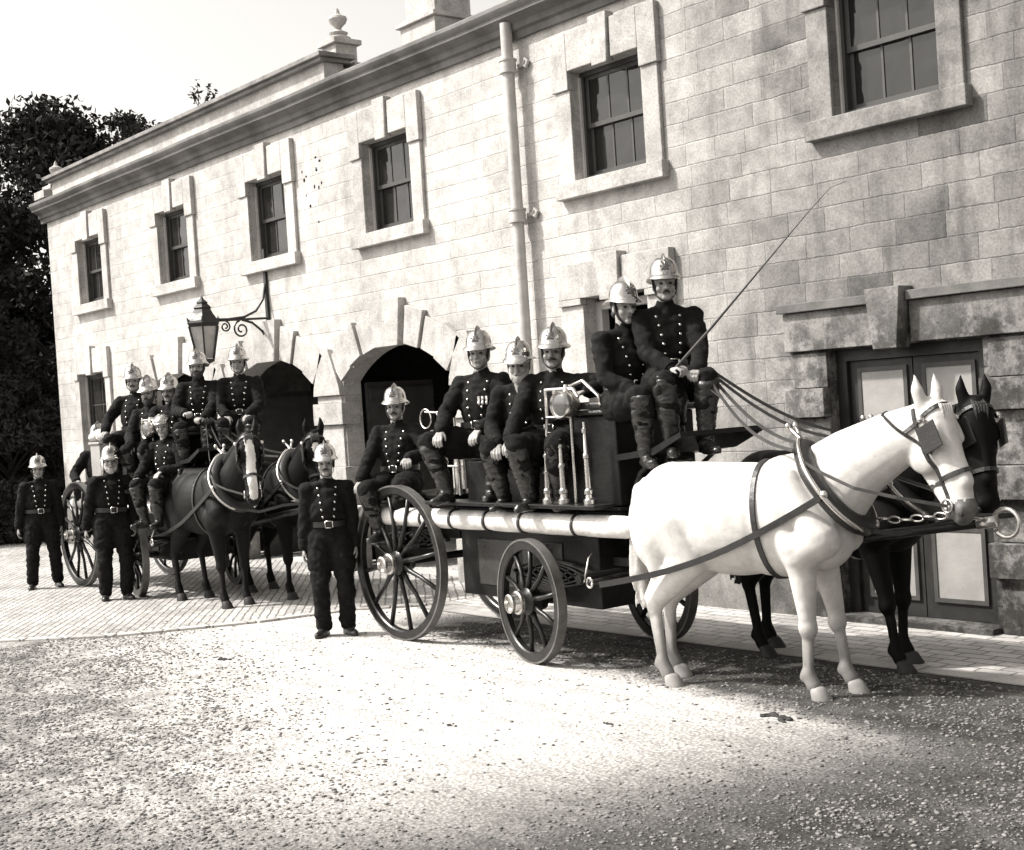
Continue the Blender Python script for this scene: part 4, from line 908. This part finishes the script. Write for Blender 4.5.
def person(label, x, y, z, heading, pelvis=.91, lean=0., side=0., head=(0, 0), hands=None, elbows=None, feet=None, knees=None, hdir=None, curl=(35, 35), tall=False, beard=None, moustache=True, helm='helmet', vox=.0075, belt=True, badge=True, S_=1., ankle=.085, medals=False, cap=False, group='firemen in brass helmets', hairm='hair', ft=None, comb_m='comb'):
    global BUT
    t = empty('person', (x, y, z), R(heading), label, 'person', group); t.scale = (S_,)*3
    pv = Vector((0, 0, pelvis)); Rt = Matrix.Rotation(R(lean), 3, 'Y') @ Matrix.Rotation(R(side), 3, 'X')
    T = lambda a, b, c: pv+Rt @ Vector((a, b, c))
    neck = T(0, 0, .53); sh = {1: T(0, .185, .455), -1: T(0, -.185, .455)}; hip = {1: pv+Vector((0, .09, -.02)), -1: pv+Vector((0, -.09, -.02))}
    hands = hands or {1: (.06, .27, pelvis-.10), -1: (.06, -.27, pelvis-.10)}
    feet = feet or {1: (.0, .11, ankle), -1: (.0, -.11, ankle)}
    elbows = elbows or {1: (-.6, .5, 0), -1: (-.6, -.5, 0)}; knees = knees or {1: (1, .15, .1), -1: (1, -.15, .1)}
    ft = ft or {1: (1, .25, 0), -1: (1, -.25, 0)}
    el, wr, kn, an = {}, {}, {}, {}
    for s in (1, -1):
        el[s], wr[s] = ik(sh[s], hands[s], .285, .255, elbows[s]); kn[s], an[s] = ik(hip[s], feet[s], .425, .41, knees[s])
    hy, hpi = head; Rh = Rt @ Matrix.Rotation(R(hy), 3, 'Z') @ Matrix.Rotation(R(hpi), 3, 'Y')
    fw_, jw_, nl_, br_ = rnd.uniform(.92, 1.1), rnd.uniform(.85, 1.15), rnd.uniform(-.004, .010), rnd.uniform(-.004, .004)
    hc = neck+Rt @ Vector((.018, 0, .168))
    Hd = lambda a, b, c: hc+Rh @ Vector((a, b, c))
    # body: one continuous skin
    g = G()
    g.ell(Hd(-.012, 0, .03), (.098, .078, .10), Rh); g.ell(Hd(.028, 0, -.04), (.064, .061*fw_, .085), Rh); g.ell(Hd(.032, 0, -.082), (.052, .052*jw_, .045), Rh); g.caps(Hd(.07+br_, -.01*jw_, -.102-br_), Hd(.07+br_, .01*jw_, -.102-br_), .021)
    g.caps(Hd(.088, 0, .008), Hd(.112+nl_, 0, -.034-nl_*.6), .0095, .0135+nl_*.2); g.caps(Hd(.097, -.011, -.037), Hd(.097, .011, -.037), .0095); g.caps(Hd(.083, -.019, -.068), Hd(.083, .019, -.068), .0095); g.caps(Hd(.083, -.016, -.08), Hd(.083, .016, -.08), .009)
    for s in (1, -1):
        g.caps(Hd(.084, s*.014, .016), Hd(.066, s*.056, .014), .0135, .011); g.ell(Hd(.055, s*.04, -.038), (.032, .026, .028), Rh); g.ell(Hd(-.005, s*.078, -.018), (.022, .010, .033), Rh)
    g.caps(neck+Vector((0, 0, -.05)), Hd(-.02, 0, -.06), .058, .056)
    g.caps(T(0, 0, .05), T(0, 0, .42), .075, .085); g.caps(T(0, -.15, .44), T(0, .15, .44), .04)
    for s in (1, -1):
        g.caps(sh[s], el[s], .034, .028); g.caps(el[s], wr[s], .030, .026); g.caps(hip[s], kn[s], .05, .04); g.caps(kn[s], an[s], .04, .034); g.caps(T(0, 0, .05), hip[s], .06, .05)
        fd = (wr[s]-el[s]).normalized(); d = Vector(hdir[s][0]) if hdir and s in hdir else fd; pn = Vector(hdir[s][1]) if hdir and s in hdir else Vector((.1, -s, -.2))
        hand(g, wr[s], d, pn, s if (d.cross(pn).dot(Vector((1, 0, 0))) if True else 0) == 99 else (1 if (Vector(d).cross(pn)).dot(Vector((.7, -.2*s, .8))) > 0 else -1), curl[0 if s > 0 else 1])
    me = remesh(g, vox, 2, .4); Hi = Rh.transposed()
    body = link(me, 'body', [M['skin'], M['lip']], t, True)
    mi = np.zeros(len(me.polygons), np.int32)
    for p in me.polygons:
        q = Hi @ (p.center-hc)
        if q.x > .07 and abs(q.y) < .022 and -.083 < q.z < -.066: mi[p.index] = 1
    me.polygons.foreach_set('material_index', mi)
    for s in (1, -1):
        g = G(); g.ell(Hd(.079, s*.033, -.004), (.011, .014, .009), Rh, 10, 7); g.build('eye', M['eye'], body, True)
    # hair, moustache, beard
    g = G(); g.ell(Hd(-.032, 0, .012), (.088, .083, .09), Rh); g.caps(Hd(-.07, -.03, -.05), Hd(-.07, .03, -.05), .035)
    if True:
        for s in (1, -1): g.caps(Hd(.012, s*.074, .02), Hd(.02, s*.072, -.045), .013, .008)
    link(remesh(g, .009, 2, fold=.003, fscale=60), 'hair', M[hairm], t, True)
    if moustache:
        g = G(); mw_ = rnd.uniform(.024, .042); dr_ = rnd.uniform(.0, .016); tk_ = rnd.uniform(.8, 1.25)
        for s in (1, -1): g.caps(Hd(.100, s*.004, -.055), Hd(.088, s*mw_, -.060-dr_), .0100*tk_, .006*tk_)
        link(remesh(g, .004, 1), 'moustache', M[hairm], t, True)
    if beard:
        g = G(); g.ell(Hd(.055, 0, -.105), (.045, .05, .048), Rh)
        for s in (1, -1): g.caps(Hd(.02, s*.066, -.03), Hd(.055, s*.042, -.09), .017, .028)
        if beard == 'long': g.caps(Hd(.07, 0, -.11), Hd(.075, 0, -.17), .035, .014)
        link(remesh(g, .007, 2, fold=.004, fscale=70), 'beard', M[hairm], t, True)
    # tunic
    g = G(); E = g.ell
    g.caps(T(0, -.03, .0), T(0, .03, .0), .145, n=16); E(T(0, 0, .10), (.140, .178, .18), Rt); E(T(.008, 0, .26), (.142, .190, .21), Rt); E(T(-.008, 0, .39), (.120, .196, .11), Rt); g.caps(T(-.005, 0, .44), T(-.003, 0, .555), .078, .063)
    for s in (1, -1):
        g.caps(T(-.005, s*.06, .485), T(-.005, s*.165, .458), .058, .07); E(sh[s], (.082, .076, .08), Rt); g.caps(sh[s], el[s], .078, .065); g.caps(el[s], wr[s]-(wr[s]-el[s]).normalized()*.012, .065, .051)
        th = (kn[s]-hip[s]); g.caps(hip[s]+Vector((0, 0, .02)), hip[s]+th*.50, .135, .128)
    sk = min(1, max(0, 1))
    me = remesh(g, .0125, 3, .5, fold=.012, fscale=7.5, seed=x*3.1+y, ridge=True, aniso=(1, 1, 1.25))
    tu = link(me, 'tunic', M['cloth'], t, True); TB = bvh_of(me)
    for s in (1, -1):
        fdv = (wr[s]-el[s]).normalized(); g = G(); g.cyl(wr[s]-fdv*.085, wr[s]-fdv*.006, .061, .055, 18); g.build('cuff', M['cloth2'], tu, 40, .004)
    # trousers and boots
    g = G(); g.caps(pv+Vector((0, -.05, 0)), pv+Vector((0, .05, 0)), .125)
    bt = {}
    for s in (1, -1):
        top = kn[s]; sh_ = an[s]-kn[s]
        g.caps(hip[s], kn[s], .108, .084); g.caps(kn[s], an[s]-sh_*(.06 if not tall else .5), .084, .074)
    link(remesh(g, .0125, 3, .5, fold=.014, fscale=7.5, seed=y*5+x, aniso=(1, 1, 1.3), ridge=True), 'trousers', M['cloth2'], t, True)
    for s in (1, -1):
        g = G(); f = Vector(ft[s]).normalized(); sd_ = Vector((-f.y, f.x, 0)).normalized(); a = an[s]
        dn = Vector((0, 0, -1)); dn = (dn-f*dn.dot(f)).normalized(); Bm = Matrix((f, sd_, -dn)).transposed()
        bp = lambda q, r, c: a+Bm @ Vector((q, r, c))
        g.caps(a, bp(-.025, 0, -.045), .048, .040); g.caps(bp(-.03, 0, -.05), bp(.06, 0, -.048), .038, .044); g.caps(bp(.05, 0, -.052), bp(.155, 0, -.06), .043, .032); E2 = g.ell; E2(bp(.11, 0, -.06), (.075, .046, .032), Bm); E2(bp(.06, 0, -.078), (.135, .044, .011), Bm); g.ell(bp(-.045, 0, -.072), (.034, .036, .016), Bm)
        up2 = kn[s]-a
        if tall: g.caps(a, a+up2*.55, .056, .076); g.caps(a+up2*.55, a+up2*.93, .076, .087)
        else: g.caps(a, a+up2*.25, .05, .052)
        link(remesh(g, .010, 2, .5, fold=.011 if tall else .003, fscale=13., seed=s*9+x, aniso=(.7, .7, 1.9)), 'boot', M['boot'], t, True)
    # belt with buckle
    if belt:
        n_ = Rt @ Vector((0, 0, 1)); pts, n_ = ring_pts(TB, T(0, 0, .135), n_, .26, .004, 40, Rt @ Vector((1, 0, 0)))
        rad = [min(.22, (p-T(0, 0, .135)).length) for p, d in pts]; 
        for _ in range(2): rad = [(rad[i-1]+2*rad[i]+rad[(i+1) % 40])/4 for i in range(40)]
        pts = [(T(0, 0, .135)+d*(r+.003), d) for r, (p, d) in zip(rad, pts)]
        g = G(); band(g, pts, n_, .05, .007); be = g.build('belt', M['leather'], t)
        c = pts[0][0]+pts[0][1]*.012; q = Rt.to_4x4(); g = G()
        for a, b in (((-.034, -.03), (.034, -.03)), ((.034, -.03), (.034, .03)), ((.034, .03), (-.034, .03)), ((-.034, .03), (-.034, -.03))): g.cyl(c+Rt @ Vector((0, a[0], a[1])), c+Rt @ Vector((0, b[0], b[1])), .007, n=6)
        g.build('buckle', M['helmet'], be, True)
    # double row of buttons
    if BUT is None:
        g = G(); g.ell((0, 0, 0), (.013, .013, .009), None, 10, 6); BUT = g.mesh('button'); BUT.materials.append(M['helmet']); BUT.polygons.foreach_set('use_smooth', [True]*len(BUT.polygons))
    for s in (1, -1):
        for k in range(5):
            zz = .205+.066*k; yy = s*(.052+.008*k); o_ = T(.4, yy, zz); d_ = Rt @ Vector((-1, 0, 0)); h = TB.ray_cast(o_, d_, .6)
            if h[0] is not None and (h[0]-o_).length < .36 and (h[0]-o_).length > .2:
                b = bpy.data.objects.new('button', BUT); COL.objects.link(b); b.parent = tu; b.location = h[0]-d_*.003; b.rotation_euler = h[1].to_track_quat('Z', 'Y').to_euler()
    if medals:
        for k in range(3):
            h = TB.ray_cast(T(.4, .035+.030*k, .335), Rt @ Vector((-1, 0, 0)), .6)
            if h[0] is not None:
                c = h[0]+Rt @ Vector((.006, 0, 0)); g = G(); g.box(c, (.004, .018, .04), Rt); md = g.build('medal_ribbon', M['canvas'], tu); g = G(); g.ell(c+Rt @ Vector((.003, 0, -.034)), (.004, .015, .015), Rt, 10, 6); g.build('medal', M['steel'], md, True)
    # helmet
    if not cap:
        Ht = Rh @ Matrix.Rotation(R(-2), 3, 'Y'); o = Hd(-.008, 0, .058); hp = lambda a, b, c: o+Ht @ Vector((a, b, c))
        g = G(); rr = []; n = 32
        for rad_, hz in ((.06, .126), (.50, .118), (.78, .094), (.95, .058), (1.0, .022), (1.03, 0)):
            rr.append([hp(.118*rad_*math.cos(a), .100*rad_*math.sin(a), hz) for a in [2*math.pi*k/n for k in range(n)]])
        for f_, dz in ((.5, -.012), (1., -.030), (1., -.034), (.5, -.017), (.0, -.004)):
            ring = []
            for k in range(n):
                a = 2*math.pi*k/n; ca = math.cos(a); ext = .014+.036*max(0, ca)**1.5+.055*max(0, -ca)**1.5
                ring.append(hp((.122+ext*f_)*ca*1.0, (.103+ext*f_)*math.sin(a), dz*(.55+.75*abs(ca)**1.5)))
            rr.append(ring)
        g.rings(rr); he = g.build('helmet', M[helm], t, 50)
        g = G(); pr = []
        for k in range(17):
            a = R(8+164*k/16); x0, z0 = .116*math.cos(a), .016+.108*math.sin(a); hh = .030*math.sin(R(180*k/16))**.7+.004
            d = Vector((math.cos(a), 0, math.sin(a)))
            w2 = .008
            c0 = Vector((x0, 0, z0)); pr.append([hp(*(c0+Vector((0, -w2*1.4, 0)))), hp(*(c0+d*hh*.7+Vector((0, -w2, 0)))), hp(*(c0+d*hh)), hp(*(c0+d*hh*.7+Vector((0, w2, 0)))), hp(*(c0+Vector((0, w2*1.4, 0))))])
        g.rings(pr); g.build('helmet_comb', M[comb_m], he, 45)
        if badge:
            g = G(); bc = Vector((.113, 0, .054)); Rb = Ht @ Matrix.Rotation(R(-18), 3, 'Y')
            g.ell(hp(*bc), (.006, .026, .032), Rb, 14, 6)
            for k in range(8):
                a = R(45*k); g.box(hp(*(bc+Vector((.002, .031*math.cos(a), .037*math.sin(a))))), (.004, .012, .012), Rb)
            for s in (1, -1): g.box(hp(*(bc+Vector((.007, 0, 0)))), (.006, .007, .06), Rb @ Matrix.Rotation(R(40*s), 3, 'X'))
            g.build('helmet_badge', M['comb'], he, 40)
        # chin strap
        g = G()
        for s in (1, -1):
            pts = [Hd(.01, s*.088, .035), Hd(.022, s*.083, -.03), Hd(.04, s*.066, -.085), Hd(.052, s*.03, -.122), Hd(.055, 0, -.128)]; g.strap(pts, [Rh @ Vector((1, 0, 0))]*5, .018, .006)
        g.build('chin_strap', M['leather'], he)
    else:
        g = G(); o = Hd(-.01, 0, .06); g.ell(o, (.12, .10, .055), Rh); g.ell(o+Rh @ Vector((.09, 0, -.025)), (.06, .08, .008), Rh); g.ell(o+Vector((0, 0, .02)), (.105, .09, .05), Rh); link(remesh(g, .007, 2), 'helmet', M['helmet'], t, True)
    mw = Matrix.Translation((x, y, z)) @ Matrix.Rotation(R(heading), 4, 'Z') @ Matrix.Scale(S_, 4)
    return {s: mw @ wr[s] for s in (1, -1)}
def seat(kz=.0, foot=-.43, fx=.42, sp=.11, drop=0.):      # feet for a seated figure whose pelvis is at .1 above the seat
    return {1: (fx, sp, foot+.085), -1: (fx, -sp, foot+.085)}
KS = {1: (.3, .12, 1), -1: (.3, -.12, 1)}
def lap(a=.36, b=.13, c=.19): return {1: (a, b, c), -1: (a, -b, c)}
ON = {1: ((.85, -.15, -.5), (-.3, 0, -1)), -1: ((.85, .15, -.5), (-.3, 0, -1))}
# standing
person('standing fireman with belt, arms at his sides, in front of the right engine rear wheel', -10.58, -2.86, 0, -33, hands={1: (.04, .235, .76), -1: (.03, -.255, .75)}, elbows={1: (-1, .25, 0), -1: (-1, -.25, 0)}, head=(0, 0), vox=.006, ft={1: (1, .45, 0), -1: (1, -.45, 0)}, S_=.98)
person('standing fireman at the far left edge of the group, by the trees', -17.5, -2.95, 0, -18, moustache=False, S_=.97, hands={1: (.06, .25, .78), -1: (.02, -.30, .80)}, feet={1: (0, .16, .085), -1: (0, -.16, .085)})
person('standing fireman beside the left engine with a pale belt buckle, legs together', -15.3, -2.92, 0, -14, side=-2, hairm='greyhair', beard='full', hands={1: (.08, .24, .84), -1: (-.04, -.30, .80)}, head=(-8, 1), feet={1: (.05, .10, .085), -1: (-.05, -.12, .085)}, S_=1.02)
# right engine
person('fireman sitting alone at the rear of the right engine above the big wheel', -10.16, -2.33, 1.25, -58, pelvis=.10, hands={1: (.34, .22, .33), -1: (.36, -.24, .14)}, head=(10, 0), feet=seat(foot=-.40, fx=.30), knees=KS, hdir={1: ((.8, .3, -.2), (0, 0, -1)), -1: ((.8, .1, -.5), (0, 0, -1))}, tall=True, vox=.0065)
person('fireman with medals on his chest, first of the three on the bench', -8.84, -2.36, 1.60, -66, pelvis=.10, S_=1.06, hands={1: (.34, .13, .20), -1: (.36, -.20, .20)}, hdir=ON, head=(14, 2), feet=seat(foot=-.35, fx=.33, sp=.19), knees={1: (.3, .5, 1), -1: (.3, -.5, 1)}, tall=True, vox=.006, medals=True, moustache=False)
person('grey bearded fireman sitting in the middle of the bench, leaning forward', -8.32, -2.34, 1.52, -60, pelvis=.09, lean=14, side=-3, S_=1.04, hands={1: (.42, .05, .20), -1: (.40, -.10, .17)}, hdir=ON, head=(8, -6), feet=seat(foot=-.34, fx=.30), knees=KS, tall=True, vox=.006, beard='full', hairm='greyhair')
person('fireman at the lamp end of the bench, one arm laid on the brass rack', -7.95, -2.36, 1.55, -62, pelvis=.10, lean=2, side=-3, S_=1.06, hands={1: (.28, .36, .48), -1: (.40, -.22, .15)}, elbows={1: (-.3, .9, .1), -1: (-.5, -.6, .1)}, hdir={1: ((.2, -.9, -.1), (0, 0, -1)), -1: ((.8, .1, -.6), (-.4, 0, -1))}, head=(10, 0), feet=seat(foot=-.35, fx=.32), knees=KS, tall=True, vox=.006)
drv = person('driver holding whip and reins, upright on the high box seat', -6.88, -2.16, 1.97, -34, pelvis=.10, S_=1.05, hands={1: (.36, .12, .17), -1: (.34, -.06, .19)}, hdir={1: ((.7, -.5, -.1), (.2, -.3, -1)), -1: ((.7, .5, .1), (.2, .3, -1))}, curl=(60, 62), head=(-6, 0), feet={1: (.40, .13, -.30), -1: (.42, -.10, -.30)}, knees=KS, tall=True, vox=.006)
person('fireman on the box seat looking right, lower than the driver beside him', -7.10, -2.38, 1.84, -14, moustache=False, pelvis=.10, S_=1.03, hands={1: (.32, .12, .18), -1: (.30, -.12, .18)}, hdir=ON, head=(-2, 4), feet={1: (.38, .10, -.25), -1: (.36, -.10, -.25)}, knees=KS, vox=.006, tall=True)
# left engine
person('fireman seated behind the big rear wheel of the left engine, far left', -17.38, -2.15, 1.12, -40, pelvis=.10, hands={1: (.3, .15, .2), -1: (.28, -.24, .22)}, feet=seat(foot=-.35, fx=.3), knees=KS, head=(0, 0))
person('tall fireman sitting at the left end of the left engine bench', -15.86, -2.28, 1.76, -50, pelvis=.10, S_=1.04, hands={1: (.34, .16, .2), -1: (.22, -.30, .22)}, hdir=ON, feet=seat(foot=-.37, fx=.33), knees=KS, head=(16, 0), tall=True)
person('second fireman along the left engine bench, squeezed between two comrades', -15.36, -2.28, 1.60, -52, beard='full', pelvis=.09, S_=1.04, hands=lap(), hdir=ON, feet=seat(foot=-.35, fx=.33), knees=KS, head=(0, 4), tall=True, side=3)
person('third fireman along the left engine bench, hands on his knees', -14.96, -2.24, 1.60, -52, pelvis=.09, S_=1.04, hands=lap(.37, .15, .2), hdir=ON, feet=seat(foot=-.35, fx=.33), knees=KS, head=(6, 2), tall=True)
person('man in a pale cap sitting low behind the bay horse rump, hands on his knees', -14.60, -2.46, 1.22, -70, pelvis=.10, lean=6, side=0, hands={1: (.30, .15, .28), -1: (.38, -.16, .22)}, hdir=ON, feet=seat(foot=-.36, fx=.36), knees=KS, head=(30, 2), tall=True, cap=True, moustache=False)
drv2 = person('driver of the left engine with raised rein hand, under the lantern', -14.56, -2.06, 1.85, -38, pelvis=.10, beard='full', S_=1.04, hands={1: (.38, .10, .20), -1: (.33, -.10, .27)}, hdir={1: ((.7, -.4, .1), (.2, -.3, -1)), -1: ((.7, .4, .1), (.2, .3, -1))}, curl=(60, 60), head=(0, 0), feet={1: (.40, .12, -.30), -1: (.40, -.12, -.30)}, knees=KS, tall=True)
person('upright fireman on the left engine box, in front of the dark arch', -14.24, -1.70, 1.87, -36, moustache=False, pelvis=.10, S_=1.04, hands=lap(.34, .12, .2), hdir=ON, head=(0, 0), feet={1: (.38, .12, -.30), -1: (.38, -.12, -.30)}, knees=KS, tall=True)

# whip and reins
hw = drv[-1]+Vector((.05, -.02, .0)); tip = Vector((-5.45, -2.30, 3.10))
g = G(); dv = tip-hw; g.tube([hw-dv*.05, hw, hw+dv*.3+Vector((0, 0, -.01)), hw+dv*.7+Vector((0, 0, -.005)), tip, tip+Vector((.18, .02, .14)), tip+Vector((.30, .02, .16))], [.014, .013, .010, .006, .0035, .0025, .002], 8)
tag(g.build('whip', M['rope'], smooth=True), 'long driving whip slanting up from the driver hands across the wall', 'whip')
def reins(h1, ends, label):
    g = G()
    for k, e in enumerate(ends):
        a = h1+Vector((.05, .02*k, .01*(k % 2))); pts = []
        for f in np.linspace(0, 1, 14): pts.append(a.lerp(e, f)+Vector((0, 0, -.13*math.sin(math.pi*f))))
        g.strap(pts, (0, 0, 1), .022, .007)
    pts = [h1+Vector((.04, 0, 0)), h1+Vector((.12, -.04, -.12)), h1+Vector((.28, -.06, -.22))]; g.strap(pts, (0, 1, 0), .02, .006)
    return tag(g.build('reins', M['rope']), label, 'reins', 'driving reins')
reins(drv[1], wh['terret']+bh_['terret'], 'leather reins from the driver down to the white and black horses')
reins(drv2[1], ba['terret']+bb['terret'], 'pale edged reins from the left driver down to the bay pair')
# canvas bundle on the left engine
g = G()
for k in range(9): g.ell((rnd.uniform(-.12, .12), rnd.uniform(-.08, .08), .05+rnd.uniform(0, .06)), (.10, .09, .06), None, 10, 6)
o = link(remesh(g, .012, 2, fold=.012, fscale=16), 'canvas_bundle', M['canvas'], smooth=True); o.location = (-16.95, -2.25, 1.86); tag(o, 'crumpled white canvas bundle on a box at the back of the left engine', 'bundle')
g = G(); g.bx(-.15, .15, -.14, .14, 0, .60); g.bx(-.17, .17, -.16, .16, .602, .635); o = g.build('locker', M['panel'], bevel=.01); o.location = (-16.95, -2.25, 1.222); tag(o, 'upright grey locker on the left engine carrying the white canvas bundle', 'locker')
